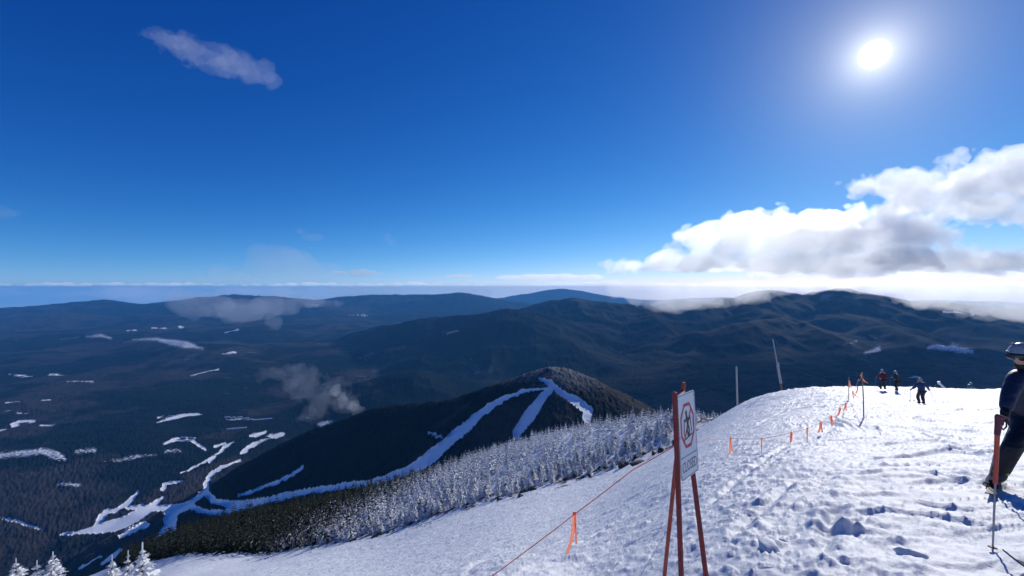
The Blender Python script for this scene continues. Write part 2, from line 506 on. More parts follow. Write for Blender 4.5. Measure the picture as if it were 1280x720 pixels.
def base_h(x, y):
    x = np.asarray(x, float); y = np.asarray(y, float)
    rho = np.hypot(x, y)
    t = sstep(385, 470, rho)
    out = np.where(rho < 475, 0.0, 0.0)
    a = near_h(x, y) if (rho < 475).any() else 0
    b = far_h(x, y) if (rho > 380).any() else 0
    return a * (1 - t) + b * t


def ground_z(x, y):
    return float(base_h(np.array([x]), np.array([y]))[0])


def ray_ground(u, v, y0=2.0, y1=40000.0, n=4000):
    ys = np.exp(np.linspace(math.log(y0), math.log(y1), n))
    xs = (u - CU) / F * ys; zs = (CV - v) / F * ys
    below = zs < base_h(xs, ys)
    if not below.any(): return None
    i = int(np.argmax(below))
    return np.array([xs[i], ys[i], base_h(xs[i:i + 1], ys[i:i + 1])[0]])

# ------------------------------------------------------------------ ground mesh (snow)
def polar(azs, rhos):
    A_, R_ = np.meshgrid(azs, rhos)
    return (np.sin(A_) * R_), (np.cos(A_) * R_)


def grid_faces(nr, na, wrap=False):
    i = np.arange(nr - 1)[:, None] * na; j = np.arange(na - 1)[None]
    a = (i + j).ravel()
    return np.stack([a, a + 1, a + 1 + na, a + na], 1)


EDGE = [(905, 519, 60), (885, 532, 56), (868, 545, 52), (845, 562, 50), (800, 580, 54), (740, 598, 60), (690, 612, 60), (650, 624, 61), (600, 640, 64), (560, 648, 68), (520, 660, 72), (480, 670, 76), (440, 678, 82), (400, 688, 90), (360, 694, 98), (330, 694, 104)]
edge_xy = np.array([P(*e)[:2] for e in EDGE])


def seg_dist(x, y, pts):
    best = np.full(np.shape(x), 1e9); side = np.zeros(np.shape(x))
    for a, b in zip(pts[:-1], pts[1:]):
        dx, dy = b[0] - a[0], b[1] - a[1]
        t = np.clip(((x - a[0]) * dx + (y - a[1]) * dy) / (dx * dx + dy * dy), 0, 1)
        ex, ey = x - a[0] - t * dx, y - a[1] - t * dy
        d = np.hypot(ex, ey)
        s = np.sign(dx * ey - dy * ex)
        side = np.where(d < best, s, side); best = np.minimum(best, d)
    return best, side


TRK = []
for line, kind in (
        ([(1046, 628), (1032, 660), (1016, 706)], 'groove'), ([(1052, 622), (1040, 655), (1024, 706)], 'groove'), ([(880, 640), (935, 592), (990, 556)], 'groove'), ([(700, 690), (790, 640), (850, 606)], 'groove'),
        ([(905, 690), (950, 640), (1010, 592)], 'groove'), ([(760, 640), (800, 618), (830, 604)], 'groove'), ([(948, 532), (964, 522), (985, 512)], 'groove'),
        ([(1080, 540), (1130, 534), (1185, 546)], 'ridge'), ([(1090, 562), (1165, 552), (1262, 580)], 'ridge'), ([(1050, 602), (1140, 590), (1232, 613)], 'ridge'), ([(1040, 652), (1130, 640), (1290, 670)], 'ridge'),
        ([(1095, 622), (1180, 632), (1290, 652)], 'ridge'), ([(1160, 508), (1205, 514), (1262, 509)], 'ridge'), ([(1110, 700), (1200, 708), (1290, 696)], 'ridge'), ([(995, 670), (1085, 662), (1155, 682)], 'ridge'),
        ([(1060, 582), (1120, 572), (1210, 560)], 'ridge'), ([(1170, 560), (1230, 566), (1290, 560)], 'ridge'), ([(1130, 610), (1200, 600), (1290, 622)], 'ridge'), ([(1150, 524), (1210, 530), (1280, 524)], 'ridge'), ([(1020, 625), (1080, 618), (1150, 616)], 'ridge'),
        ([(1180, 585), (1240, 600), (1290, 604)], 'ridge'), ([(1075, 690), (1140, 676), (1200, 672)], 'ridge')):
    q = [ray_ground(*p_) for p_ in line]
    n_ = 9
    tt = np.linspace(0, 1, n_)[:, None]
    q = np.array(q)[:, :2]
    TRK.append(((1 - tt) ** 2 * q[0] + 2 * (1 - tt) * tt * (2 * q[1] - (q[0] + q[2]) / 2) + tt ** 2 * q[2], kind))


def track_relief(x, y):
    h = np.zeros(x.shape)
    for pts_, kind in TRK:
        lo_, hi_ = pts_.min(0) - 0.8, pts_.max(0) + 0.8
        sel = np.nonzero((x > lo_[0]) & (x < hi_[0]) & (y > lo_[1]) & (y < hi_[1]))
        if not len(sel[0]): continue
        xs, ys = x[sel], y[sel]
        wob = fbm2(xs / 0.6, ys / 0.6, 2, 77) * 0.03
        d, sg = seg_dist(xs, ys, pts_); d = d * sg + wob
        en_ = np.minimum(np.hypot(xs - pts_[0, 0], ys - pts_[0, 1]), np.hypot(xs - pts_[-1, 0], ys - pts_[-1, 1])); en_ = sstep(0, 0.7, en_)
        k = 1 + 0.6 * fbm2(xs / 0.25, ys / 0.25, 2, 78)
        r_ = np.hypot(xs, ys); w_ = 0.035 + 0.004 * r_
        if kind == 'groove': hh = -0.035 * np.exp(-(d / w_) ** 2) + 0.02 * np.exp(-((np.abs(d) - 2 * w_) / w_) ** 2)
        else: hh = 0.036 * np.exp(-((d - w_ * .7) / (w_ * .7)) ** 2) - 0.024 * np.exp(-((d + w_) / (1.6 * w_)) ** 2)
        h[sel] += hh * k * en_
    return h


def snow_detail(x, y):
    """height of the snow's relief: wind crust, churned lumps, carved tracks"""
    rho = np.hypot(x, y)
    u = CU + F * x / np.maximum(y, 0.3)
    fade = 1 - sstep(60, 160, rho)
    h = fbm2(x / 2.6, y / 2.6, 3, 60) * 0.05 + fbm2(x / 0.22, y / 0.22, 3, 59) * 0.022 + fbm2(x / 0.7, y / 0.5, 3, 58) * 0.03 * (1 + sstep(15, 40, rho) * 2)
    # the groomed, carved side lies to the right of a line running ahead
    line = 1.55 + 0.48 * np.minimum(y, 20) + 0.62 * np.maximum(y - 20, 0) + fbm2(x / 5, y / 5, 2, 61) * 0.5
    side = sstep(-0.6, 1.2, x - line)
    # churned lumps on the left of that line
    band = np.exp(-((x - line + 0.9) / (1.0 + 0.03 * y)) ** 2)
    band2 = np.exp(-((x - line + 2.0) / 3.2) ** 2)
    c1 = fbm2(x / 0.20, y / 0.17, 3, 62); c2 = fbm2(x / 0.085, y / 0.07, 3, 63)
    lump = np.maximum(c1 - 0.12, 0) * 0.062 + np.maximum(c2 - 0.08, 0) * 0.036
    big = np.maximum(fbm2(x / 0.40, y / 0.33, 3, 64) - 0.42, 0) * 0.08
    cap_ = 0.05 + 0.012 * np.sqrt(rho)
    h = h + cap_ * np.tanh((lump * (0.30 + 0.85 * band + 0.28 * band2) + big * (band * 0.8 + 0.10)) * (1 - side * 0.85) / cap_)
    # older wind crust further left: small elongated scallops
    s1 = ridged2((x * 0.8 + y * 0.6) / 0.9, (-x * 0.6 + y * 0.8) / 0.28, 3, 65)
    h = h + np.maximum(s1 - 0.15, 0) * 0.050 * (1 - side) * (1 - 0.5 * band)
    # ski tracks on the right, sweeping across the fall line
    ang = 0.10 + 0.35 * vn2(x / 7, y / 7, 66)
    ca, sa = np.cos(ang), np.sin(ang)
    bend = fbm2(x / 3.2, y / 3.2, 2, 67) * 0.55
    al = x * ca + y * sa; ac = -x * sa + y * ca + bend
    k1 = ridged2(al / 4.5, ac / 0.30, 2, 68); k2 = ridged2(al / 2.0 + 5, ac / 0.12, 2, 69); k3 = vn2(al / 3.0, ac / 0.9, 70)
    h = h + side * (np.maximum(k1 - 0.30, 0) ** 1.2 * 0.085 * (0.35 + sstep(-0.2, 0.5, k3)) + np.maximum(k2 - 0.25, 0) * 0.045 + k3 * 0.022)
    hump = np.maximum(vn2(al / 1.5, ac / 0.55, 71) - 0.55, 0)
    h = h + side * hump * (0.05 + 0.05 * c2)
    # a boot or ski trench here and there
    tr = np.abs(vn2(x / 3.5 + 30, y / 3.5, 72)); h = h - (1 - sstep(0.0, 0.02, tr)) * 0.02 * (1 - side)
    micro = fbm2(x / 0.05, y / 0.05, 2, 73) * 0.006 * (1 - sstep(6, 25, rho)) * (1 - 0.5 * side)
    far = fbm2(x / 9, y / 9, 4, 74) * 0.35 * sstep(20, 70, rho)
    return h * fade + micro + far + track_relief(x, y)


az_f = np.radians(np.concatenate([np.arange(-180, -68, 4.0), np.arange(-68, -54, 0.7), np.arange(-54, 56, 0.066), np.arange(56, 70, 0.7), np.arange(70, 180.1, 4.0)]))
rh = np.exp(np.arange(math.log(0.7), math.log(480), 0.0078))
gx_, gy_ = polar(az_f, rh)
gzb = base_h(gx_, gy_)
d_e, s_e = seg_dist(gx_, gy_, edge_xy)
# strip of brush and rock along the forest edge (left of the polyline = forest side)
sd = d_e * s_e
strip = np.exp(-((sd + 2.0) / 5.0) ** 2) * (gy_ > 30)
bn = fbm2(gx_ / 2.2, gy_ / 1.4, 4, 80); bn2 = fbm2(gx_ / 0.7, gy_ / 0.5, 3, 81)
brush = sstep(0.16, 0.34, bn * 0.7 + bn2 * 0.45 + strip * 0.44 - 0.22) * (strip > 0.05)
gzz = gzb + snow_detail(gx_, gy_) + strip * np.maximum(bn, 0) * 0.5
ground = obj('ground', np_mesh('ground', np.stack([gx_, gy_, gzz], -1).reshape(-1, 3), grid_faces(len(rh), len(az_f)), M['snow'], True, dict(brush=brush.ravel())))
tag(ground, kind='structure')
tagged_ground_r = 474.0

# ------------------------------------------------------------------ far terrain mesh
def poly_mask(u, v, lines, soft=0.45):
    m = np.zeros(u.shape)
    for pts in lines:
        for (u0, v0, w0), (u1, v1, w1) in zip(pts[:-1], pts[1:]):
            w = max(w0, w1) + 3
            sel = np.nonzero((u > min(u0, u1) - w) & (u < max(u0, u1) + w) & (v > min(v0, v1) - w) & (v < max(v0, v1) + w))[0]
            if not len(sel): continue
            du, dv = u1 - u0, v1 - v0
            t = np.clip(((u[sel] - u0) * du + (v[sel] - v0) * dv) / max(du * du + dv * dv, 1e-6), 0, 1)
            d = np.hypot(u[sel] - u0 - t * du, v[sel] - v0 - t * dv); ww = (w0 + (w1 - w0) * t) / 2
            m[sel] = np.maximum(m[sel], np.clip((ww - d) / soft * 0.5 + 0.5, 0, 1))
    return m


TRAILS = [  # cleared ski runs on the lower hill (row, column, width as seen)
    [(676, 474, 5), (688, 480, 9), (690, 486, 10), (675, 502, 14), (662, 520, 17), (646, 543, 15)],
    [(690, 484, 9), (704, 493, 10), (722, 504, 12), (736, 514, 13), (734, 524, 12)],
    [(690, 487, 5), (672, 488, 4), (655, 491, 6), (636, 497, 7), (612, 510, 10), (592, 526, 14), (570, 546, 16), (550, 562, 17), (534, 576, 18), (512, 589, 15)],
    [(512, 589, 13), (486, 600, 12), (455, 607, 11), (420, 611, 9), (385, 615, 8), (350, 622, 9), (320, 629, 10), (290, 632, 9), (268, 627, 8), (257, 616, 9), (258, 604, 7), (263, 594, 5), (276, 585, 4), (300, 576, 3)],
    [(380, 584, 3), (366, 594, 5), (345, 604, 5), (322, 613, 4), (298, 621, 4)],
    [(320, 630, 8), (288, 640, 8), (262, 642, 7), (236, 634, 8), (205, 636, 10), (175, 634, 5), (160, 636, 6)],
    [(258, 614, 7), (240, 630, 8), (214, 642, 16), (212, 662, 18), (196, 676, 8)],
    [(203, 622, 4), (192, 632, 9), (168, 648, 16), (150, 656, 16), (124, 662, 12), (100, 666, 6), (76, 669, 3)],
    [(172, 616, 3), (160, 630, 8), (142, 640, 6), (134, 640, 9), (122, 655, 9)],
    [(150, 672, 6), (165, 664, 8), (182, 656, 8)],
    [(184, 681, 4), (200, 677, 5), (222, 671, 3)],
    [(128, 706, 3), (140, 698, 7), (152, 689, 5)], [(98, 712, 1.5), (112, 704, 2), (128, 696, 2)],
    [(0, 648, 2), (14, 651, 3), (30, 655, 3), (44, 660, 3), (56, 663, 1)],
    [(228, 602, 2), (206, 606, 4), (204, 612, 7)], [(350, 617, 2), (262, 590, 0.1)][:0] or [(226, 592, 2), (246, 584, 3), (262, 574, 3)],
]
FIELDS = [
    [(197, 529, 3), (212, 525, 5), (232, 521, 5), (254, 519, 3)], [(197, 523, 3), (212, 522, 2)],
    [(202, 556, 4), (220, 550, 6), (240, 550, 7), (248, 558, 6), (258, 562, 3)],
    [(262, 578, 6), (272, 568, 8), (278, 560, 5), (292, 553, 4)], [(268, 558, 3), (282, 554, 3)],
    [(303, 566, 5), (318, 558, 9), (332, 549, 9), (354, 542, 6)], [(312, 546, 4), (332, 541, 5)],
    [(284, 525, 3), (300, 524, 3), (318, 526, 2)],
    [(10, 469.5, 1.5), (42, 470, 1.5)], [(62, 468, 2), (84, 468, 2)], [(85, 477, 2.4), (117, 477, 2.0)], [(8, 504, 2), (25, 503, 2)],
    [(16, 534, 4), (26, 528, 6), (44, 527, 3)], [(50, 534, 3), (74, 533, 2)], [(0, 538, 2), (9, 537, 2)], [(22, 518, 2), (48, 516, 1.5)],
    [(160, 413, 2), (170, 412, 2)], [(190, 410.5, 2), (208, 410, 2)], [(222, 408.5, 2.6), (230, 408, 2)], [(281, 415, 2.4), (296, 413, 2)],
    [(276, 442, 2.5), (296, 441, 2.5)], [(388, 382, 2), (398, 381, 2)], [(440, 394, 2), (460, 394, 2)], [(1134, 472.5, 1.5), (1147, 472, 2)], [(1180, 391.5, 2.5), (1216, 392, 2)],
    [(240, 470, 1.5), (275, 462, 3)], [(52, 501, 2), (64, 500, 2)], [(4, 514, 1.5), (12, 514, 1.5)],
]
SPECK = [
    [(-10, 572, 10), (22, 569, 11), (52, 566, 13), (66, 570, 16), (84, 575, 6)], [(96, 566, 8), (118, 564, 9)],
    [(130, 578, 3), (150, 577, 7), (172, 572, 8), (196, 570, 4)], [(208, 565, 8), (226, 564, 6)], [(74, 606, 8), (98, 608, 9)],
    [(108, 421, 5), (126, 419, 8), (138, 423, 7)], [(166, 425, 5), (195, 424, 8), (212, 428, 12), (236, 432, 12), (254, 436, 5)],
    [(76, 424, 3), (98, 422, 4)], [(560, 418, 6), (572, 414, 5)], [(400, 532, 10), (416, 528, 6)], [(536, 544, 7), (550, 548, 9)],
    [(1055, 434, 4), (1070, 428, 5)], [(1082, 443, 8), (1098, 438, 10)], [(1160, 436, 8), (1190, 434, 13), (1215, 440, 9)], [(1086, 420, 4), (1096, 424, 5)],
]
az_t = np.radians(np.concatenate([np.arange(-80, -54, 0.6), np.arange(-54, 54, 0.062), np.arange(54, 80, 0.6)]))
rt = np.exp(np.concatenate([np.arange(math.log(tagged_ground_r), math.log(2600), 0.0058), np.arange(math.log(2600), math.log(12000), 0.0062), np.arange(math.log(12000), math.log(37000), 0.009)]))
tx_, ty_ = polar(az_t, rt)
tz_ = base_h(tx_, ty_)
uu = (CU + F * tx_ / ty_).ravel(); vv = (CV - F * tz_ / ty_).ravel(); yy = ty_.ravel()
jit_u = fbm2(tx_.ravel() / 30, ty_.ravel() / 30, 4, 90) * 2.6; jit_v = fbm2(tx_.ravel() / 30, ty_.ravel() / 30, 4, 91) * 1.7
snow = poly_mask(uu + jit_u, vv + jit_v, [[(a, b, c * (0.85 if b < 600 else 1.0)) for a, b, c in l] for l in TRAILS]) * (yy < 3000)
Xr, Yr = tx_.ravel(), ty_.ravel()
fu = fbm2(Xr / 150, Yr / 150, 4, 97) * 5.0; fv = fbm2(Xr / 150 + 9, Yr / 150, 4, 98) * 2.6
fld = poly_mask(uu + fu, vv + fv, [[(a, b, c * 0.8) for a, b, c in l] for l in FIELDS], soft=1.8) * (yy > 1700)
snow = np.maximum(snow, fld * np.clip(1.05 + 1.3 * fbm2(Xr / 60, Yr / 90, 4, 99), 0, 1))
speck = poly_mask(uu, vv, SPECK, soft=4.0) * (yy > 700)
speck = np.maximum(speck, sstep(0.22, 0.55, fbm2(tx_.ravel() / 420, ty_.ravel() / 420, 5, 86, 0.6)) * 0.62 * (yy > 1600) * (yy < 9000) * (tz_.ravel() < -900))
# forest canopy on everything not cleared
X, Y = tx_.ravel(), ty_.ravel(); R_ = np.hypot(X, Y)
can = 5.0 + 5.0 * np.maximum(fbm2(X / 8, Y / 8, 3, 92), -0.6) + 3.5 * vn2(X / 45, Y / 45, 93)
can = can * (1 - sstep(0.3, 0.7, snow)) * (1 - sstep(3500, 9000, R_) * 0.75) * sstep(500, 800, R_)
relief = (fbm2(X / 260, Y / 260, 4, 94) * 16 + (ridged2(X / 520, Y / 520, 4, 88) - 0.2) * 42) * sstep(1500, 5000, R_) * (0.35 + 0.65 * sstep(-1050, -700, tz_.ravel()))
tzf = tz_.ravel() + can + relief
# rime on the high, wind-exposed ground
frost = sstep(-420, -150, tz_.ravel()) * (yy > 4500) * (yy < 11000) * np.clip(0.15 + 1.3 * fbm2(X / 500, Y / 500, 4, 95), 0, 1)
frost = frost * np.where(uu > 560, 0.25 + 0.75 * sstep(0.25, 0.75, ridged2(X / 900, Y / 900, 3, 84)) , 0.7) * 1.1
frost = np.maximum(frost, sstep(-315, -235, tz_.ravel()) * (yy < 2500) * (yy > 1000) * 1.0)
hardwood_shade = 0.46 + 0.5 * fbm2(X / 1500, Y / 1500, 3, 96) - 0.95 * sstep(420, 720, uu) * sstep(3000, 5000, yy) + 0.45 * fbm2(X / 420, Y / 420, 4, 89) + 0.5 * np.exp(-((yy - 1900) / 700) ** 2) * (1 - sstep(200, 420, uu))  # hardwood mix; right-hand mountains biased dark, their backlit shade put into the colour
terrain = obj('terrain', np_mesh('terrain', np.stack([X, Y, tzf], 1), grid_faces(len(rt), len(az_t)), M['hills'], True,
              dict(snow=snow, speck=speck * 0.8, frost=frost, hardwood_shade=hardwood_shade)))
tag(terrain, kind='structure')
terr_max = float((tzf).max()); terr_min = float(tzf.min())

# ------------------------------------------------------------------ world, sun, camera
sun_dir = Vector((1093 - CU, F, CV - 68)).normalized()
elev = math.asin(sun_dir.z); saz = math.atan2(sun_dir.x, sun_dir.y)
w = bpy.data.worlds.new('World'); sc.world = w; w.use_nodes = True
nt = w.node_tree; nt.nodes.clear(); g = G(nt)
tcv = g.n('ShaderNodeTexCoord').outputs['Generated']
sxyz = g.n('ShaderNodeSeparateXYZ', {0: tcv})
# from a summit the horizon lies a little below eye level
zup = g.math('MAXIMUM', g.math('ADD', g.math('MULTIPLY', sxyz.outputs[2], 0.97), 0.026), 0.034)
svec = g.n('ShaderNodeCombineXYZ', {0: sxyz.outputs[0], 1: sxyz.outputs[1], 2: zup})
sky = g.n('ShaderNodeTexSky', {'Vector': svec.outputs[0]}, sky_type='NISHITA', sun_disc=False, sun_elevation=elev, sun_rotation=saz, altitude=1500.0, air_density=0.7, dust_density=0.05, ozone_density=4.0)
# thin, dry winter air: deeper blue than the stock sky
sep = g.n('ShaderNodeSeparateColor', {0: sky.outputs[0]})
chan = []
for i, (ga, am) in enumerate(((2.3, 4.0), (1.35, 1.3), (0.85, 1.1))):
    c = g.math('MULTIPLY', g.math('POWER', g.math('MULTIPLY', g.math('MAXIMUM', sep.outputs[i], 0.0), 0.1), ga), am * 10)
    chan.append(c)
skc = g.n('ShaderNodeCombineColor', {0: chan[0], 1: chan[1], 2: chan[2]})
bg = g.n('ShaderNodeBackground', {'Color': skc.outputs[0], 'Strength': 0.10})
# the sun itself, with its bright aureole
d = g.n('ShaderNodeNewGeometry').outputs['Incoming']
dot = g.n('ShaderNodeVectorMath', {0: d, 1: tuple(-sun_dir)}, operation='DOT_PRODUCT').outputs['Value']
ang = g.math('MULTIPLY', g.math('ARCCOSINE', g.math('MINIMUM', dot, 1.0)), 57.2958)
core = g.ramp(ang, 0.7, 1.3, 1.0, 0.0)
halo = g.math('MULTIPLY', g.math('EXPONENT', g.math('MULTIPLY', ang, -1 / 1.3)), 1.25)
wide = g.math('MULTIPLY', g.math('EXPONENT', g.math('MULTIPLY', ang, -1 / 5.5)), 0.50)
glow = g.math('ADD', g.math('MULTIPLY', core, 5.0), halo)
bg2 = g.n('ShaderNodeBackground', {'Color': (1.0, 0.98, 0.95, 1), 'Strength': glow})
bg3 = g.n('ShaderNodeBackground', {'Color': (0.95, 0.85, 0.50, 1), 'Strength': wide})
add0 = g.n('ShaderNodeAddShader', {0: bg.outputs[0], 1: bg3.outputs[0]})
bg = add0
add = g.n('ShaderNodeAddShader', {0: bg.outputs[0], 1: bg2.outputs[0]})
wo = g.n('ShaderNodeOutputWorld'); g.link(add.outputs[0], wo.inputs['Surface'])
sl = bpy.data.lights.new('sun', 'SUN'); sl.energy = 3.7; sl.angle = math.radians(0.53); sl.color = (1.0, 0.975, 0.92)
so = link(bpy.data.objects.new('sun', sl)); so.rotation_euler = (-sun_dir).to_track_quat('-Z', 'Y').to_euler()
so.location = sun_dir * 200
cam = bpy.data.cameras.new('camera'); cam.sensor_width = 36; cam.lens = 36 * F / 1280; cam.clip_start = 0.1; cam.clip_end = 250000
co = link(bpy.data.objects.new('camera', cam)); co.rotation_euler = (math.radians(90), 0, 0); sc.camera = co
sc.view_settings.view_transform = 'Standard'; sc.view_settings.look = 'None'; sc.view_settings.exposure = 0.0; sc.view_settings.gamma = 1
cy = sc.cycles
cy.max_bounces = 32; cy.diffuse_bounces = 3; cy.glossy_bounces = 2; cy.volume_bounces = 32; cy.transparent_max_bounces = 64; cy.transmission_bounces = 4
cy.use_denoising = True; cy.denoiser = 'OPENIMAGEDENOISE'
cy.use_adaptive_sampling = True; cy.adaptive_threshold = 0.015
cy.sample_clamp_indirect = 8.0

# ------------------------------------------------------------------ haze
HZ_TOP = max(terr_max, 1.5) + 125.0
m, hnt, hout = new_mat('haze_air'); g = G(hnt)
hv = g.n('ShaderNodeVolumePrincipled', {'Color': (0.12, 0.46, 1.0, 1), 'Density': 2.6e-5, 'Anisotropy': 0.12})
g.link(hv.outputs[0], hout.inputs['Volume']); m.cycles.homogeneous_volume = True
hb = MB().box((0, 17500, (HZ_TOP + terr_min - 30) / 2), (120000, 41000, HZ_TOP - terr_min + 30)).build('haze', m)
tag(hb, kind='stuff')

# ------------------------------------------------------------------ clouds, mist and smoke as real volumes
def surface_nets(f, org, h):
    ins = f > 0
    nx, ny, nz = f.shape
    c = np.zeros((nx - 1, ny - 1, nz - 1), np.int8)
    for i in (0, 1):
        for j in (0, 1):
            for k in (0, 1):
                c += ins[i:nx - 1 + i, j:ny - 1 + j, k:nz - 1 + k]
    act = (c > 0) & (c < 8)
    idx = np.full(c.shape, -1, np.int64); cells = np.argwhere(act); idx[act] = np.arange(len(cells))
    acc = np.zeros((len(cells), 3)); cnt = np.zeros(len(cells))
    ci, cj, ck = cells.T
    for ax in range(3):
        o1, o2 = [a for a in range(3) if a != ax]
        for p in (0, 1):
            for q in (0, 1):
                s = np.zeros(3, int); s[o1] = p; s[o2] = q
                e = s.copy(); e[ax] = 1
                a = f[ci + s[0], cj + s[1], ck + s[2]]; b = f[ci + e[0], cj + e[1], ck + e[2]]
                cr = (a > 0) != (b > 0)
                t = np.where(cr, a / np.where(cr, a - b, 1), 0)
                pos = np.tile(s.astype(float), (len(cells), 1)); pos[:, ax] += t
                acc += pos * cr[:, None]; cnt += cr
    v = (cells + acc / cnt[:, None]) * np.asarray(h) + org
    faces = []
    for ax in range(3):
        o1, o2 = [(1, 2), (2, 0), (0, 1)][ax]
        sl0 = [slice(1, -1)] * 3; sl1 = [slice(1, -1)] * 3
        sl0[ax] = slice(0, f.shape[ax] - 1); sl1[ax] = slice(1, f.shape[ax])
        a = ins[tuple(sl0)]; b = ins[tuple(sl1)]
        e = np.argwhere(a != b)
        if not len(e): continue
        fl = a[tuple(e.T)]
        base = e.copy(); base[:, o1] += 1; base[:, o2] += 1
        quad = []
        for p, q in ((1, 1), (0, 1), (0, 0), (1, 0)):
            cc = base.copy(); cc[:, o1] -= p; cc[:, o2] -= q
            quad.append(idx[tuple(cc.T)])
        quad = np.stack(quad, 1)
        quad[~fl] = quad[~fl][:, ::-1]
        faces.append(quad)
    return v, np.concatenate(faces)


def puff_mesh(name, balls, h, mat, seed, amp, lam, z_lo=None, z_hi=None, billow=0.6, octv=5, flat=1.0, rag=0.0):
    """balls: (u, v, y, radius across px, radius up px, radius deep m)"""
    cs = np.array([P(*b[:3]) for b in balls])
    rs = np.array([[b[3] / F * b[2], b[5], b[4] / F * b[2]] for b in balls])
    lo = (cs - rs * 1.35).min(0) - 2 * h; hi = (cs + rs * 1.35).max(0) + 2 * h
    ax = [np.arange(l, u + h, h) for l, u in zip(lo, hi)]
    Xg, Yg, Zg = np.meshgrid(*ax, indexing='ij')
    f = np.full(Xg.shape, -9.0)
    for c, r in zip(cs, rs):
        q = 1 - np.sqrt(((Xg - c[0]) / r[0]) ** 2 + ((Yg - c[1]) / r[1]) ** 2 + ((Zg - c[2]) / r[2]) ** 2)
        f = np.maximum(f, q * (min(r) / lam) ** 0.35)
    near = f > -amp * 1.2
    n = np.zeros(f.shape)
    xs, ys, zs = Xg[near] / lam, Yg[near] / lam, Zg[near] / lam * flat
    a = fbm3(xs, ys, zs, octv, seed, 0.62)
    b = np.zeros(len(xs)); g_, s_ = 1.0, 0.0
    px, py, pz = xs * 1.3, ys * 1.3, zs * 1.3
    for o in range(3):
        b += g_ * (np.abs(vn3(px, py, pz, seed + 20 + o)) * 2 - 0.7); s_ += g_; g_ *= 0.5; px, py, pz = px * 2.1, py * 2.1, pz * 2.1
    n[near] = (1 - billow) * a * 1.6 + billow * b / s_ * 0.8
    f = f + amp * n
    rg_ = 0.0
    if rag:
        rg_ = np.clip(0.5 + 1.1 * fbm3(Xg[:, :, 0] / 420, Yg[:, :, 0] / 420, Xg[:, :, 0] * 0, 4, seed + 50, 0.6), 0, 1)[:, :, None] * rag
    if z_lo is not None: f = np.minimum(f, (Zg - z_lo - rg_) / h)
    if z_hi is not None: f = np.minimum(f, (z_hi - rg_ - Zg) / h)
    f[0] = f[-1] = -1; f[:, 0] = f[:, -1] = -1; f[:, :, 0] = f[:, :, -1] = -1
    v, q = surface_nets(f, lo, (h, h, h))
    return np_mesh(name, v, q, mat, True)


V_BANK = mat_volume('bank_cloud', 0.0024, (1.0, 1.0, 1.0), 0.64)
V_VEIL = mat_volume('thin_cloud', 0.0016, (1, 1, 1), 0.45)
V_WISP = mat_volume('wisp_cloud', 0.0008, (1, 1, 1), 0.4)
V_FAR = mat_volume('far_cloud', 0.0007, (1, 1, 1), 0.35)
V_FAINT = mat_volume('faint_cloud', 0.00024, (1, 1, 1), 0.3)
V_MIST = mat_volume('mist_air', 0.00060, (1, 1, 1), 0.5, surf=False)
V_SMOKE = mat_volume('smoke_air', 0.0011, (1, 1, 1), 0.5, surf=False)
V_BANKLOW = mat_volume('bank_mist', 0.0010, (1, 1, 1), 0.64, surf=False)
CLOUD_LO = HZ_TOP + 0.6
YB = 6200
BANK = [
    (800, 346, YB, 44, 20, 500), (850, 336, YB, 52, 32, 600), (885, 302, YB, 50, 24, 500), (950, 300, YB, 72, 31, 650), (1020, 299, YB, 76, 34, 700),
    (1085, 288, YB, 72, 31, 650), (1140, 292, YB, 54, 24, 500), (900, 336, YB, 80, 32, 650), (990, 338, YB, 110, 34, 700), (1090, 336, YB, 100, 34, 700), (1165, 342, YB, 58, 24, 550),
    (1228, 344, YB - 300, 60, 33, 650), (1290, 343, YB - 300, 70, 38, 700), (1390, 340, YB - 300, 110, 52, 900), (1120, 262, YB + 200, 30, 9, 250),
]
bank = obj('cloud', puff_mesh('cloud', BANK, 24, V_BANK, 5, 1.0, 500, z_lo=CLOUD_LO, rag=190))
tag(bank, 'great white cumulus bank with grey underside lying over the dark mountains below the sun', 'cloud')
LOWB = [(788, 358, 7800, 34, 19, 350), (830, 361, 7700, 44, 23, 400), (872, 366, 7550, 44, 21, 400), (922, 358, 7450, 50, 20, 400), (985, 353, 7250, 56, 16, 400), (1050, 351, 7100, 54, 13, 350), (1110, 355, 6850, 50, 15, 350), (1170, 363, 6600, 50, 22, 400),
        (1228, 368, 6450, 52, 28, 450), (1285, 372, 6350, 56, 32, 450), (1360, 372, 6300, 64, 34, 450), (1258, 391, 6100, 40, 10, 250), (848, 380, 7300, 32, 10, 250)]
bl = obj('mist', puff_mesh('mist', LOWB, 24, V_BANKLOW, 6, 0.75, 400, z_hi=HZ_TOP - 0.6, rag=60))  # lower part of the cloud bank, split off to lie inside the haze box
tag(bl, 'ragged white lower part of the cloud bank hanging onto the mountain tops', 'mist', kind='stuff')
UP = [(1120, 232, 7600, 46, 16, 500), (1170, 236, 7600, 66, 26, 600), (1230, 225, 7600, 70, 28, 700), (1290, 222, 7600, 80, 36, 800), (1250, 258, 7600, 70, 22, 600), (1175, 258, 7600, 60, 16, 500), (1380, 240, 7600, 90, 50, 800)]
tag(obj('cloud', puff_mesh('cloud', UP, 28, V_VEIL, 9, 1.25, 520, z_lo=CLOUD_LO)), 'thinner ragged white cloud above the big bank, reaching highest under the sun', 'cloud')
W1 = [(205, 46, 3600, 22, 7, 120), (232, 60, 3600, 30, 11, 150), (262, 70, 3600, 34, 13, 180), (292, 80, 3600, 34, 13, 180), (322, 90, 3600, 26, 12, 150), (342, 100, 3600, 13, 9, 100), (336, 84, 3600, 8, 9, 80)]
tag(obj('cloud', puff_mesh('cloud', W1, 14, V_WISP, 21, 0.85, 120, billow=0.3)), 'lone slanting translucent wisp high in the deep blue sky', 'cloud')
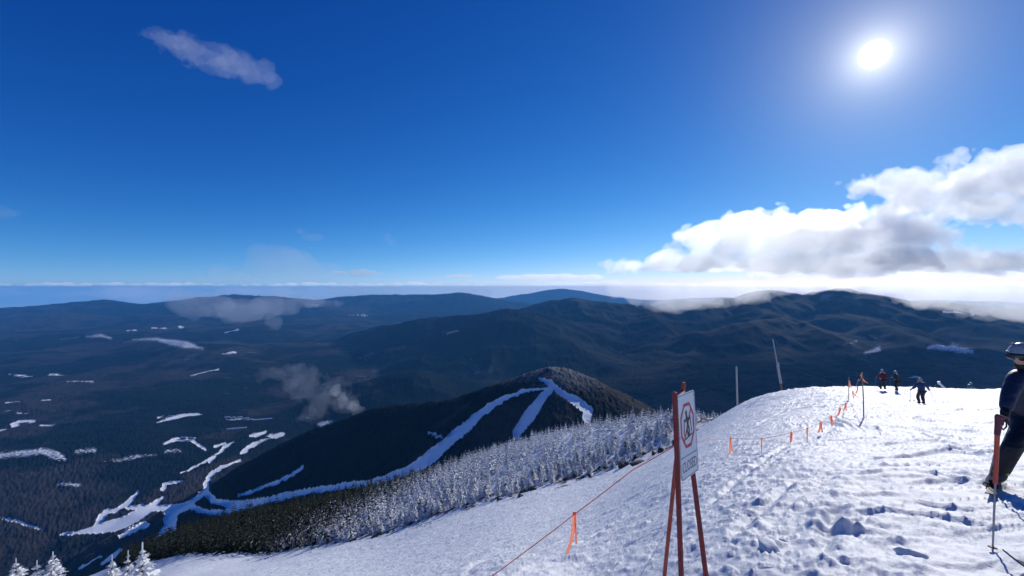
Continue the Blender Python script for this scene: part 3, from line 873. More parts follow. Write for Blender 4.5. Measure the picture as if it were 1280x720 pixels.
tag(obj('cloud', puff_mesh('cloud', [(425, 341, 22000, 14, 3, 500), (450, 341.5, 22000, 24, 5, 600), (466, 342, 22000, 13, 3.5, 500)], 60, V_FAR, 23, 0.4, 700, z_lo=CLOUD_LO)), 'small bright lens of cloud just above the faint grey veil', 'cloud')
tag(obj('cloud', puff_mesh('cloud', [(640, 347.5, 38000, 22, 2.6, 900), (675, 347, 38000, 38, 4.2, 1200), (712, 347, 38000, 38, 4, 1200), (742, 347, 38000, 18, 3.4, 900)], 110, V_FAR, 24, 0.45, 1600, z_lo=CLOUD_LO)), 'long flat white cloud streak above the far blue peak', 'cloud')
tag(obj('cloud', puff_mesh('cloud', [(670, 356.5, 47000, 18, 2.6, 900), (700, 356, 47000, 30, 2.8, 1200), (740, 356, 47000, 22, 3.2, 1000), (764, 354, 47000, 16, 4, 900)], 120, V_FAR, 25, 0.45, 1600, z_lo=CLOUD_LO)), 'white cloud streak directly behind the far blue peak', 'cloud')
tag(obj('cloud', puff_mesh('cloud', [(578, 345, 34000, 18, 2, 700), (566, 346, 34000, 10, 1.4, 600)], 100, V_FAINT if False else V_FAR, 26, 0.5, 900, z_lo=CLOUD_LO)), 'small pale cloud between the bright lens and the long streak', 'cloud')
tag(obj('cloud', puff_mesh('cloud', [(300, 345, 9000, 55, 16, 500), (345, 332, 9000, 50, 26, 600), (385, 343, 9000, 55, 15, 500), (330, 315, 9000, 30, 10, 300), (255, 352, 9000, 40, 8, 400)], 70, V_FAINT, 27, 0.7, 700, z_lo=CLOUD_LO)), 'faint grey veil of cloud above the far left ridge', 'cloud')
tag(obj('cloud', puff_mesh('cloud', [(375, 290, 8000, 8, 5, 120), (388, 296, 8000, 14, 6, 150)], 30, V_FAINT, 28, 0.8, 200, z_lo=CLOUD_LO)), 'tiny faint wisp above the grey veil', 'cloud')
tag(obj('cloud', puff_mesh('cloud', [(484, 297, 8000, 7, 8, 120), (490, 303, 8000, 7, 6, 100)], 30, V_FAINT, 29, 0.8, 200, z_lo=CLOUD_LO)), 'tiny faint upright wisp between the lens and the blue peak', 'cloud')
tag(obj('cloud', puff_mesh('cloud', [(-4, 265, 6000, 24, 9, 200), (14, 267, 6000, 14, 6, 150)], 30, V_FAINT, 30, 0.6, 200, z_lo=CLOUD_LO)), 'faint grey wisp at the very left edge of the sky', 'cloud')
smalls = [puff_mesh('cloud', [(640 + a, 353, 52000, r1, 2.2, 700), (640 + b, 352, 52000, r2, 3.0, 800)], 130, V_FAR, 40 + i, 0.5, 1300)
          for i, (a, r1, b, r2) in enumerate(((-6, 8, 5, 6), (-9, 7, 4, 10), (0, 7, 8, 5)))]
rs_ = random.Random(3)
for i in range(30):
    me = smalls[i % 3]; u = -30 + i * 21.5 + rs_.uniform(-7, 7)
    if 270 < u < 330 and i % 2: continue
    if i >= 3: me = smalls[i % 3]
    o = bpy.data.objects.new('cloud', me); COL.objects.link(o)
    yv = 52000; s = rs_.uniform(0.55, 1.15)
    o.scale = (s * 1.3, s, s * 0.8)
    zb = (CV - rs_.choice([355.5, 356.0, 356.6])) / F * yv
    o.location = ((u - CU) / F * yv, yv * (1 - s), zb - (CV - 353) / F * yv * s * 0.8)
    lowz = min(v.co.z for v in me.vertices) * s * 0.8 + o.location.z
    if lowz < CLOUD_LO: o.location.z += CLOUD_LO - lowz
    tag(o, 'small white cumulus in the thin row along the horizon', 'cloud', 'small clouds in a row along the horizon')
# mist and smoke below the horizon
MI = [(262, 385, 10500, 32, 15, 500), (300, 388, 10500, 34, 15, 500), (345, 384, 10500, 34, 15, 500), (345, 400, 10300, 12, 10, 250), (385, 378, 10500, 34, 9, 400), (240, 375, 10500, 34, 10, 400)]
tag(obj('mist', puff_mesh('mist', MI, 70, V_MIST, 33, 0.8, 600, z_hi=HZ_TOP - 3, billow=.2)), 'thin grey mist drifting in front of the far left ridge', 'mist', kind='stuff')
HB = [(-60 + 44 * i, 366.5 - 1.5 * math.sin(i * 1.7), 33000, 34, 5.2 + 1.5 * math.sin(i * 2.3), 1300) for i in range(20)]  # added strip that makes the hard haze band paler and broken
tag(obj('mist', puff_mesh('mist', HB, 190, mat_volume('added_horizon_mist', 0.00016, (1, 1, 1), 0.3, surf=False), 36, 1.1, 2600, z_hi=HZ_TOP - 1, billow=.2)), 'pale mist added along the far horizon to break up the haze band', 'mist', kind='stuff')
SM = [(436, 506, 2500, 12, 10, 60), (424, 497, 2500, 12, 15, 80), (414, 482, 2500, 9, 12, 80), (400, 505, 2600, 16, 18, 100), (385, 490, 2600, 16, 24, 100), (376, 474, 2600, 18, 14, 100), (352, 466, 2600, 20, 8, 100), (385, 515, 2600, 11, 14, 80)]
tag(obj('smoke', puff_mesh('smoke', SM, 9, V_SMOKE, 34, 1.5, 62, billow=.3)), 'pale snowmaking smoke drifting up over the valley behind the shaded ski hill', 'smoke', kind='stuff')
S2 = [(448, 512, 2420, 7, 4.5, 30), (440, 508, 2420, 9, 6, 40), (430, 500, 2430, 6, 8, 40), (420, 487, 2430, 5, 8, 40)]
tag(obj('smoke', puff_mesh('smoke', S2, 6, mat_volume('dense_smoke', 0.0055, (1, 1, 1), 0.5, surf=False), 35, 1.2, 40, billow=.4)), 'bright dense smoke at its source on the crest of the shaded ski hill', 'smoke', kind='stuff')

# ------------------------------------------------------------------ trees
def conifer_arrays(seed, h, r, whorls, per, segs, twigs=0):
    rg = np.random.default_rng(seed)
    V, Fq, A = [], [], []
    for i in range(whorls):
        t = 0.05 + 0.95 * (i / (whorls - 1)) ** 0.92
        z = h * t + rg.normal(0, h * 0.012)
        rad = r * (1 - t) ** 0.75 * rg.uniform(0.72, 1.18) + 0.035 * r
        n = max(3, int(per * (0.45 + 0.55 * (1 - t))))
        a0 = rg.uniform(0, 6.28)
        for k in range(n):
            if rg.random() < 0.10: continue
            az = a0 + 6.283 * k / n + rg.normal(0, 0.2)
            L = rad * rg.uniform(0.6, 1.2)
            up = rg.uniform(-0.10, 0.22) + 0.35 * t
            wid = L * rg.uniform(0.20, 0.32) + 0.03 * r
            dx, dy = math.cos(az), math.sin(az)
            pts = []
            for s in range(segs + 1):
                q = s / segs
                d = L * q
                zz = z + up * L * q - (0.55 - 0.35 * t) * L * q * q + rg.normal(0, 0.015 * r)
                ww = wid * (0.55 + 0.9 * q) * (1 - q) ** 0.55 + 0.012 * r if q < 1 else 0.012 * r
                pts.append((d, zz, ww))
            b = len(V); br = rg.normal(0, 0.12)
            for d, zz, ww in pts:
                dr = 0.42 * ww
                V.append((dx * d - dy * ww, dy * d + dx * ww, zz - dr)); V.append((dx * d, dy * d, zz + 0.25 * ww)); V.append((dx * d + dy * ww, dy * d - dx * ww, zz - dr)); rq = br + 0.05 + 0.55 * d / max(rad, 1e-6); A += [rq - 0.1, rq + 0.15, rq - 0.1]
            for s in range(segs):
                o_ = b + s * 3
                Fq.append((o_, o_ + 1, o_ + 4, o_ + 3)); Fq.append((o_ + 1, o_ + 2, o_ + 5, o_ + 4))
            for _ in range(twigs):
                q = rg.uniform(0.25, 1.0); d = L * q; zz = z + up * d - 0.4 * L * q * q
                ta = az + rg.choice([-1, 1]) * rg.uniform(0.4, 1.1); tl = wid * rg.uniform(0.5, 1.3); tw = tl * 0.22
                cx_, cy_ = dx * d, dy * d; ex, ey = math.cos(ta), math.sin(ta)
                b2 = len(V); tz = rg.normal(-0.1, 0.25) * tl
                V += [(cx_ - ey * tw, cy_ + ex * tw, zz - .3 * tw), (cx_ + ey * tw, cy_ - ex * tw, zz - .3 * tw), (cx_ + ex * tl + ey * tw * .4, cy_ + ey * tl - ex * tw * .4, zz + tz), (cx_ + ex * tl - ey * tw * .4, cy_ + ey * tl + ex * tw * .4, zz + tz)]
                Fq.append((b2, b2 + 1, b2 + 2, b2 + 3)); A += [br + .3 * q, br + .3 * q, br + .35 + .4 * q, br + .35 + .4 * q]
    # leader
    b = len(V); V += [(-0.02 * r, 0, h * 0.95), (0.02 * r, 0, h * .95), (0.012 * r, 0.01, h * 1.06), (-0.012 * r, 0, h * 1.06)]; Fq.append((b, b + 1, b + 2, b + 3)); A += [.4, .4, .7, .7]
    return np.array(V), np.array(Fq), np.array(A)


def trunk_mesh(name, h, r):
    mb = MB().tube([(0, 0, -0.6), (0.02, 0, h * 0.3), (-0.01, 0.01, h * 0.65), (0, 0, h * 0.97)], [r, r * .8, r * .5, r * .15], 6)
    return py_mesh(name, mb.v, mb.f, M['bark'], True)


VAR = []
for i in range(8):
    ra = [0.30, 0.25, 0.34, 0.22, 0.28, 0.36, 0.26, 0.31][i]
    cv, cf, ca_ = conifer_arrays(100 + i, 1.0, ra, 15, 9, 3, 2)
    VAR.append((np_mesh('crown', cv, cf, M['needles'], False, dict(rime=ca_)), trunk_mesh('trunk', 1.0, 0.022)))
LOWV = [conifer_arrays(140 + i, 1.0, [0.30, 0.25, 0.34, 0.28][i], 9, 7, 2, 0) for i in range(4)]

crest_xy = np.array([P(*c)[:2] for c in CREST])
N = 90000
cu = rng.uniform(150, 930, N); cyy = np.exp(rng.uniform(math.log(46), math.log(420), N))
cx_ = (cu - CU) / F * cyy
ed, es = seg_dist(cx_, cyy, edge_xy)
es = -es
ok = (es * ed > -0.5 + 1.5 * rng.random(N))
# past the last edge point on the left, keep the snowfield clear
uc = CU + F * cx_ / cyy
inside_left = (uc < 330)
lim = np.interp(uc, [150, 215, 250, 300, 330], [130, 122, 118, 112, 104])
ok &= ~inside_left | (cyy > lim + rng.uniform(0, 6, N))
ok &= ~((uc < 335) & (uc > 200) & (cyy < 104))
cr_y = np.interp(uc, [c[0] for c in CREST][::-1], [c[2] for c in CREST][::-1])
ok &= cyy < cr_y * 1.25
pts = np.stack([cx_, cyy], 1)[ok]
w_ = rng.random(len(pts)) < np.clip((pts[:, 1] / 100.0) ** 1.0, 0.3, 1.0)
pts = pts[w_]
# thin out to a minimum spacing
cell = {}
keep = []
for p in pts:
    sp = 0.95 + 0.0062 * p[1]
    key = (int(p[0] // 3.2), int(p[1] // 3.2)); bad = False
    for i in (-1, 0, 1):
        for j in (-1, 0, 1):
            for q in cell.get((key[0] + i, key[1] + j), ()):
                if (q[0] - p[0]) ** 2 + (q[1] - p[1]) ** 2 < sp * sp: bad = True
    if not bad: cell.setdefault(key, []).append(p); keep.append(p)
pts = np.array(keep)
zs_ = base_h(pts[:, 0], pts[:, 1])
uc = CU + F * pts[:, 0] / pts[:, 1]
ed, es = seg_dist(pts[:, 0], pts[:, 1], edge_xy)
hs_ = np.interp(uc, [200, 330, 480, 700, 860, 920], [7.0, 6.3, 4.1, 2.9, 2.3, 1.8]) * (0.32 + 1.05 * rng.beta(2.0, 2.2, len(pts))) * (1 + 0.25 * fbm2(pts[:, 0] / 14, pts[:, 1] / 14, 2, 87)) * np.clip(0.62 + ed / 22, 0.62, 1.0)
hs_[(uc > 868)] *= 0.7
big_ = rng.random(len(pts)) < 0.03; hs_[big_] *= 1.25
appear = hs_ / pts[:, 1]
order = np.argsort(-appear)
# crowd from the camera: prefer those near the edge (they hide the ones behind)
vis = np.argsort(ed + pts[:, 1] * 0.25)
ind = set(vis[:285].tolist())
def tree_label(u, h, e):
    if u < 345: return 'dark green spruce with little rime at the lower left end of the forest', 'dark spruces at the lower left end of the forest'
    if u < 560: return 'half-rimed spruce on the forest edge below the steep snow slope', 'half-rimed spruces along the middle forest edge'
    if u < 800: return 'white rimed spruce on the forest edge above the dark rocks', 'white rimed spruces above the rocks'
    return 'short white rimed spruce at the top end of the forest behind the sign', 'short rimed spruces behind the sign'
SV, SF, SA, sb = [], [], [], 0
for i, p in enumerate(pts):
    h = float(hs_[i]); a = rng.uniform(0, 6.28); wd = rng.uniform(0.85, 1.25) * (1.0 + 0.25 * float(sstep(-90, -50, zs_[i])))
    if i in ind:
        lab, grp = tree_label(uc[i], h, ed[i])
        t = thing('spruce_tree', lab, 'tree', (p[0], p[1], zs_[i] - 0.15), a, grp)
        t.scale = (h * wd, h * wd, h); t.rotation_euler = (rng.normal(0, 0.05), rng.normal(0, 0.05), a)
        c_, k_ = VAR[i % 8]
        obj('crown', c_, t); obj('trunk', k_, t)
    else:
        lv, lf, la = LOWV[i % 4]; SA.append(la)
        ca, sa = math.cos(a), math.sin(a)
        q = lv * np.array([h * wd, h * wd, h])
        SV.append(np.stack([q[:, 0] * ca - q[:, 1] * sa + p[0], q[:, 0] * sa + q[:, 1] * ca + p[1], q[:, 2] + zs_[i] - 0.15], 1))
        SF.append(lf + sb); sb += len(lv)
fo = obj('forest', np_mesh('forest', np.concatenate(SV), np.concatenate(SF), M['needles'], False, dict(rime=np.concatenate(SA))))
tag(fo, 'dense rimed spruce forest covering the ridge beside the snow slope', 'forest', kind='stuff')
# the tall thin one that stands out
p = P(791, 560, 84); gz_ = ground_z(p[0], p[1])
t = thing('spruce_tree', 'tallest thin rimed spruce standing out above the forest beside the sign', 'tree', (p[0], p[1], gz_ - 0.2))
hh = P(791, 509, 84)[2] - gz_ + 0.2
cv, cf, ca_ = conifer_arrays(171, hh, 0.95, 20, 8, 3, 2); obj('crown', np_mesh('crown', cv, cf, M['needles'], False, dict(rime=ca_)), t)
obj('trunk', trunk_mesh('trunk', hh, 0.13), t)
# five big rimed trees close by, lower left; only their tops reach into the view
NEAR = [(66, 698, 13.5, 3.6, 1.15, 'rime-white spruce top at the lower left corner, leftmost of the near trees'), (20, 705, 15.0, 3.4, 1.0, 'low rime-white spruce tip in the lower left corner beside the leftmost large tip'),
        (178, 690, 12.0, 4.6, 1.35, 'largest near rime-white spruce top, below the snowfield at lower left'), (140, 702, 14.5, 4.0, 1.0, 'narrow rime-white spruce top just left of the largest near one'),
        (160, 697, 14.0, 4.0, 0.9, 'slim rime-white spruce tip touching the left side of the largest near one'), (46, 708, 13.2, 3.2, 0.9, 'squat rime-white spruce tip between the two lower left corner tips')]
for k, (u, v, y, h, r, lab) in enumerate(NEAR):
    p = P(u, v, y)
    t = thing('spruce_tree', lab, 'tree', (p[0], p[1], p[2] - h))
    cv, cf, ca_ = conifer_arrays(200 + k, h, r, 30, 15, 4, 7); obj('crown', np_mesh('crown', cv, cf, M['needles_near'], False, dict(rime=ca_)), t)
    obj('trunk', trunk_mesh('trunk', h, 0.12), t)

# ------------------------------------------------------------------ rocks, snow chunks
def blob_mesh(name, seed, mat, n=12, rough=0.35, sx=1, sy=1, sz=0.7, smooth=False):
    rg = np.random.default_rng(seed)
    V, Fc = [], []
    m_ = n * 2
    for i in range(n + 1):
        th = math.pi * i / n
        for j in range(m_):
            ph = 2 * math.pi * j / m_
            V.append((math.sin(th) * math.cos(ph), math.sin(th) * math.sin(ph), math.cos(th)))
    V = np.array(V)
    d = 1 + rough * fbm3(V[:, 0] * 1.3 + seed, V[:, 1] * 1.3, V[:, 2] * 1.3, 4, seed, 0.6)
    # a few flat cleavage faces
    for k in range(7):
        nrm = rg.normal(size=3); nrm /= np.linalg.norm(nrm); lim = rg.uniform(0.62, 0.9)
        pr = V @ nrm * d
        d = np.where(pr > lim, d * lim / np.maximum(pr, 1e-6), d)
    V = V * d[:, None] * np.array([sx, sy, sz])
    for i in range(n):
        for j in range(m_):
            a = i * m_ + j; b = i * m_ + (j + 1) % m_
            Fc.append((a, a + m_, b + m_, b))
    return np_mesh(name, V, np.array(Fc), mat, smooth)


ROCKV = [blob_mesh('rock', 300 + i, M['rock'], 8, 0.5, 1.0, rng.uniform(0.6, 0.9), rng.uniform(0.45, 0.7)) for i in range(6)]
rr = random.Random(11)
rock_n = 0
for i in range(58):
    k = rr.random(); s = k * (len(EDGE) - 5) + 2
    i0 = int(s); f_ = s - i0
    e = [EDGE[i0][q] + (EDGE[i0 + 1][q] - EDGE[i0][q]) * f_ for q in range(3)]
    p = P(e[0], e[1], e[2] - abs(rr.gauss(0, 2.6)) + 1.2)
    zz = ground_z(p[0], p[1])
    sz = rr.choice([0.25, 0.35, 0.45, 0.6, 0.8, 1.0]) * rr.uniform(0.7, 1.1)
    o = obj('rock', ROCKV[i % 6]); o.location = (p[0], p[1], zz + 0.05 * sz); o.rotation_euler = (0, 0, rr.uniform(0, 6.28)); o.scale = (sz, sz, sz)
    tag(o, 'dark bare rock poking through the snow along the forest edge', 'rock', 'dark rocks along the forest edge')
for (u, v, s, lab) in ((905, 517, 1.6, 'dark snow-rimmed outcrop at the top of the forest edge behind the sign'), (800, 580, 1.0, 'largest dark rock beside the rope line, near the sign'), ):
    p = ray_ground(u, v)
    o = obj('rock', ROCKV[int(u) % 6]); o.location = p; o.scale = (s * 1.2, s, s * 0.8); tag(o, lab, 'rock')
for (u, v, s, seed, lab) in ((962, 690, 0.115, 1, 'large chunk of snow standing on the churned snow right of the sign'), (1138, 695, 0.055, 2, 'long low lump of snow on the ski tracks at the bottom edge'), (962, 712, 0.05, 3, 'smaller lump of snow just below the large snow chunk'), (980, 678, 0.035, 4, 'small round lump of snow beside the large snow chunk')):
    p = ray_ground(u, v)
    o = obj('snow_chunk', blob_mesh('snow_chunk', 400 + seed, M['snow'], 16, 0.7, 1.35 if seed != 2 else 2.2, 0.8, 0.62, True)); o.location = (p[0], p[1], p[2] + s * 0.2); o.scale = (s, s, s); o.rotation_euler = (0, 0, seed * 1.3)
    tag(o, lab, 'snow lump')

# ------------------------------------------------------------------ closed sign on its tripod
def bar(name, a, b, w_, mat, parent, twist=0.0):
    a, b = Vector([float(c) for c in a]), Vector([float(c) for c in b])
    d = (b - a).normalized(); s = d.cross(Vector((math.cos(twist), math.sin(twist), 0.02))).normalized(); t = d.cross(s)
    R = Matrix((s, t, d)).transposed()
    return MB().box((a + b) / 2, (w_, w_, (b - a).length), R, bev=w_ * 0.18).build(name, mat, parent)


sign = thing('trail_sign', 'white closed-trail sign on a red metal tripod standing in the snow', 'sign')
BL = np.array((1.184, 3.0, -1.358)); TL = np.array((1.134, 3.0, -0.765)); BR = np.array((1.389, 3.20, -1.358))
ex = Vector(BR - BL).normalized(); ez = Vector(TL - BL); ez = (ez - ex * ez.dot(ex)).normalized(); en = ex.cross(ez)
Wd, Hd = 0.292, 0.596
O_ = Vector(BL)
SR = Matrix((ex, ez, en)).transposed()


def sgn(x, y, z=0.0): return O_ + ex * x + ez * y + en * z


def rrect(x0, y0, x1, y1, r, n=5):
    out = []
    for cx, cy, a0 in ((x1 - r, y0 + r, -90), (x1 - r, y1 - r, 0), (x0 + r, y1 - r, 90), (x0 + r, y0 + r, 180)):
        for k in range(n + 1):
            a = math.radians(a0 + 90 * k / n); out.append((cx + r * math.cos(a), cy + r * math.sin(a)))
    return out


def slab(mb, loop, z0, z1):
    n = len(loop)
    mb.add([sgn(x, y, z0) for x, y in loop] + [sgn(x, y, z1) for x, y in loop],
           [tuple(range(n - 1, -1, -1)), tuple(range(n, 2 * n))] + [(i, (i + 1) % n, (i + 1) % n + n, i + n) for i in range(n)])
    return mb


def ring(mb, lo, li, z0, z1):
    n = len(lo)
    v = [sgn(x, y, z) for z in (z0, z1) for l in (lo, li) for x, y in l]
    f = []
    for i in range(n):
        j = (i + 1) % n
        f += [(2 * n + i, 2 * n + j, 3 * n + j, 3 * n + i), (i, j, 2 * n + j, 2 * n + i), (n + j, n + i, 3 * n + i, 3 * n + j)]
    mb.add(v, f); return mb


board = slab(MB(), rrect(0, 0, Wd, Hd, 0.022), -0.004, 0.0).build('panel', M['white_board'], sign)
bm_ = ring(MB(), rrect(0.006, 0.006, Wd - 0.006, Hd - 0.006, 0.018), rrect(0.0105, 0.0105, Wd - 0.0105, Hd - 0.0105, 0.015), 0.0002, 0.0010)
slab(bm_, [(0.0105, 0.150), (Wd - 0.0105, 0.150), (Wd - 0.0105, 0.1565), (0.0105, 0.1565)], 0.0003, 0.0011)
bm_.build('border', M['grey_ink'], board)
def octo(cx, cy, rx, ry):
    return [(cx + rx * math.cos(math.radians(22.5 + 45 * k)) * 1.08, cy + ry * math.sin(math.radians(22.5 + 45 * k)) * 1.08) for k in range(8)]
om = ring(MB(), octo(Wd / 2, 0.365, 0.112, 0.158), octo(Wd / 2, 0.365, 0.093, 0.136), 0.0003, 0.0014)
slab(om, [(0.073, 0.262), (0.088, 0.250), (0.222, 0.468), (0.207, 0.480)], 0.0004, 0.0012)
om.build('prohibition_symbol', M['red_ink'], board)
pm = MB()   # little skier figure
def stroke(mb, pts, w_, z=0.0016):
    for (a, b) in zip(pts[:-1], pts[1:]):
        dx, dy = b[0] - a[0], b[1] - a[1]; l = math.hypot(dx, dy); nx, ny = -dy / l * w_ / 2, dx / l * w_ / 2
        tx, ty = dx / l * w_ * .25, dy / l * w_ * .25
        slab(mb, [(a[0] + nx - tx, a[1] + ny - ty), (a[0] - nx - tx, a[1] - ny - ty), (b[0] - nx + tx, b[1] - ny + ty), (b[0] + nx + tx, b[1] + ny + ty)], 0.0005, z)
slab(pm, [(0.132 + 0.015 * math.cos(k * math.pi / 6), 0.453 + 0.019 * math.sin(k * math.pi / 6)) for k in range(12)], 0.0006, 0.0018)
stroke(pm, [(0.136, 0.430), (0.150, 0.370)], 0.026); stroke(pm, [(0.150, 0.375), (0.134, 0.335), (0.150, 0.290)], 0.015, 0.0019)
stroke(pm, [(0.152, 0.372), (0.168, 0.330), (0.162, 0.285)], 0.015, 0.0021); stroke(pm, [(0.136, 0.425), (0.110, 0.395), (0.092, 0.410)], 0.011, 0.0022)
stroke(pm, [(0.142, 0.422), (0.172, 0.400), (0.192, 0.418)], 0.011, 0.0023); stroke(pm, [(0.108, 0.272), (0.215, 0.292)], 0.008, 0.0024); stroke(pm, [(0.092, 0.410), (0.084, 0.300)], 0.005, 0.0025); stroke(pm, [(0.192, 0.418), (0.205, 0.310)], 0.005, 0.0026)
pm.build('skier_symbol', M['ink'], board)
fc = bpy.data.curves.new('lettering', 'FONT'); fc.body = 'CLOSED'; fc.size = 0.082; fc.align_x = 'CENTER'; fc.align_y = 'CENTER'; fc.extrude = 0.0006
fo_ = bpy.data.objects.new('lettering', fc); COL.objects.link(fo_)
dg = bpy.context.evaluated_depsgraph_get(); lm = bpy.data.meshes.new_from_object(fo_.evaluated_get(dg)); bpy.data.objects.remove(fo_)
lm.materials.clear(); lm.materials.append(M['grey_ink'])
lx = max(v.co.x for v in lm.vertices) - min(v.co.x for v in lm.vertices)
lo_ = obj('lettering', lm, board)
lo_.matrix_world = Matrix.Translation(sgn(Wd / 2, 0.080, 0.0012)) @ SR.to_4x4() @ Matrix.Diagonal((0.235 / lx, 1.25, 1, 1))
for (x, y) in ((0.012, 0.56), (0.012, 0.30), (0.012, 0.03), (Wd - 0.014, 0.56), (Wd - 0.014, 0.03)):
    MB().tube([sgn(x, y, 0.0), sgn(x, y, 0.004)], 0.0045, 8).build('bolt', M['steel'], sign)
# legs
def to_px(u, v, y): return P(u, v, y)
zb = ground_z(1.2, 3.0) - 0.06
def extend(a, b, zend):
    t = (zend - a[2]) / (b[2] - a[2]); return a + (b - a) * t
a1, b1 = P(843.5, 490, 3.02), P(851.5, 720, 2.98)
bar('leg', a1, extend(a1, b1, zb), 0.030, M['red'], sign, 0.6)
a3, b3 = P(853, 487, 3.27), P(882.5, 720, 3.20)
bar('leg', a3, extend(a3, b3, zb), 0.030, M['red'], sign, 0.6)
a2, b2 = P(855, 478, 3.30), P(830.5, 720, 3.52)
bar('leg', a2, extend(a2, b2, ground_z(1.2, 3.6) - 0.06), 0.026, M['red_sunlit'], sign, 0.3)
bar('crossbar', P(843.9, 500, 3.045), P(855.0, 490, 3.27), 0.02, M['red'], sign)

# ------------------------------------------------------------------ poles, posts, rope, streamers
def g_at(u, y):
    x = (u - CU) / F * y
    return np.array([x, y, ground_z(x, y)])


pt = thing('marker_pole', 'tall pale pole leaning left on the snow crest, padded in its lower half', 'pole', (0, 0, 0))
b_ = g_at(978.5, 46.0); top = P(966, 424, 46.0); mid = b_ + (top - b_) * 0.36; mid2 = b_ + (top - b_) * 0.52; low = b_ + (top - b_) * 0.12
MB().tube([b_ - np.array([0, 0, .4]), mid], 0.10, 10).build('base', M['wood'], pt)
MB().tube([low + (mid - low) * 0.3, mid2], [0.14, 0.12], 10).build('padding', M['pad'], pt)
MB().tube([mid2 * 0.98 + mid * 0.02, top], [0.07, 0.055], 10).build('upper_pole', M['pad'], pt)
MB().box(mid2 + np.array([0.10, 0, 0.0]), (0.14, 0.12, 0.5), bev=0.02).build('bracket', M['steel'], pt)
p2 = thing('marker_pole', 'thin upright grey pole at the left end of the snow crest', 'pole')
b_ = g_at(922, 55.0)
MB().tube([b_ - np.array([0, 0, .4]), P(920.5, 459, 55.0)], [0.13, 0.11], 10).build('pole', M['steel'], p2)
tp = P(920.5, 459, 55.0); MB().tube([tp, tp + np.array([0, 0, .12])], [0.13, 0.05], 10).build('cap', M['pad'], p2)

fp1 = thing('fence_post', 'bamboo rope post nearest the camera, standing in the churned snow below the skiers', 'post')
q1 = g_at(1080, 14.6); t1 = P(1077.5, 466, 14.6)
MB().tube([q1 - np.array([0, 0, .3]), q1 * .5 + t1 * .5 + np.array([.01, 0, 0]), t1], [0.020, 0.018, 0.015], 8).build('pole', M['bamboo'], fp1)
for f_ in (0.25, 0.5, 0.72, 0.9):
    c = q1 + (t1 - q1) * f_; MB().tube([c, c + np.array([0, 0, .02])], 0.023, 8).build('node', M['bamboo'], fp1)
fp2 = thing('fence_post', 'thinner rope post farther away, draped with orange streamers near the crest', 'post')
Y2 = float(ray_ground(1061, 501)[1]); q2 = g_at(1061, Y2); t2 = P(1061, 472, Y2)
MB().tube([q2 - np.array([0, 0, .3]), t2], [0.024, 0.018], 8).build('pole', M['bamboo'], fp2)
for f_ in (0.3, 0.6, 0.85):
    c = q2 + (t2 - q2) * f_; MB().tube([c, c + np.array([0, 0, .03])], 0.028, 8).build('node', M['bamboo'], fp2)


def sag(pts, n=8, s=0.05):
    out = []
    for a, b in zip(pts[:-1], pts[1:]):
        a, b = np.array(a), np.array(b); L = np.linalg.norm(b - a)
        for k in range(n):
            t = k / n; p = a + (b - a) * t; p = p - np.array([0, 0, s * L * 4 * t * (1 - t) * 0.3]); out.append(p)
    out.append(np.array(pts[-1])); return out


STR = [(913, 548, 20), (952, 548.5, 20), (989, 541, 19), (1009, 535.5, 18), (1026, 528, 14), (1039, 520, 13), (1050, 510, 12), (1057, 504, 11)]
SY = [float(ray_ground(u, v + h + 4)[1]) for u, v, h in STR]
RP = [P(843.5, 556, 3.40), P(866, 551, 4.4), P(888, 548.5, SY[0] * 0.75)] + [P(u, v, y) for (u, v, h), y in zip(STR, SY)] + [P(1060.8, 478, Y2)]
tag(MB().tube(sag(RP, 5, 0.02), 0.0042, 6).build('rope', M['rope'], smooth=True), 'orange rope running from the closed sign up past the streamers to the far post', 'rope')
RL = [P(844, 557, 3.36), P(790, 588, 3.42), P(718, 643, 3.5), P(664, 684, 3.56), P(600, 731, 3.62), P(470, 820, 3.7)]
tag(MB().tube(sag(RL, 6, 0.015), 0.0042, 6).build('rope', M['rope'], smooth=True), 'orange rope sloping from the closed sign down to the bottom edge of the picture', 'rope')
RQ = [t2 - np.array([0, 0, .15]), P(1066, 487, Y2 * .6 + 5.8), P(1073, 474, Y2 * .25 + 10.9), t1 - np.array([0, 0, .05])]
tag(MB().tube(sag(RQ, 6, 0.12), 0.006, 6).build('rope', M['rope'], smooth=True), 'short orange rope tied between the two posts', 'rope')


def ribbon(mb, top, length, width, swing=(0, 0), curl=0.0, yaw=0.0):
    n = 7; v = []
    for k in range(n + 1):
        t = k / n
        c = np.array(top) + np.array([swing[0] * t * t, swing[1] * t * t, -length * t])
        a = yaw + curl * t; w_ = width * (1 - 0.15 * t) / 2
        d = np.array([math.cos(a), math.sin(a), 0.12 * math.sin(3 * t)]) * w_
        v += [c - d, c + d]
    f = [(k * 2, k * 2 + 1, k * 2 + 3, k * 2 + 2) for k in range(n)]
    mb.add(v, f)


def streamer(u, v, y, px, lab, w_=0.05, swing=(0, 0), second=True, curl=0.6, yaw=0.2, sec=(0.05, 0.8)):
    top = P(u, v, y); L = px / F * y
    t = thing('streamer', lab, 'streamer', top, 0)
    mb = MB(); ribbon(mb, (0, 0, 0), L, w_ * 0.72, swing, curl, yaw); mb.build('ribbon', M['streamer'], t)
    if second:
        mb = MB(); ribbon(mb, (0.008, 0.004, 0), L * sec[1], w_ * 0.42, (swing[0] + sec[0] * 0.7, swing[1]), -curl, yaw + 0.5); mb.build('ribbon', M['streamer'], t)
    MB().tube([(-0.012, 0, 0.008), (0.012, 0, 0.008)], 0.012, 8).build('knot', M['streamer'], t)


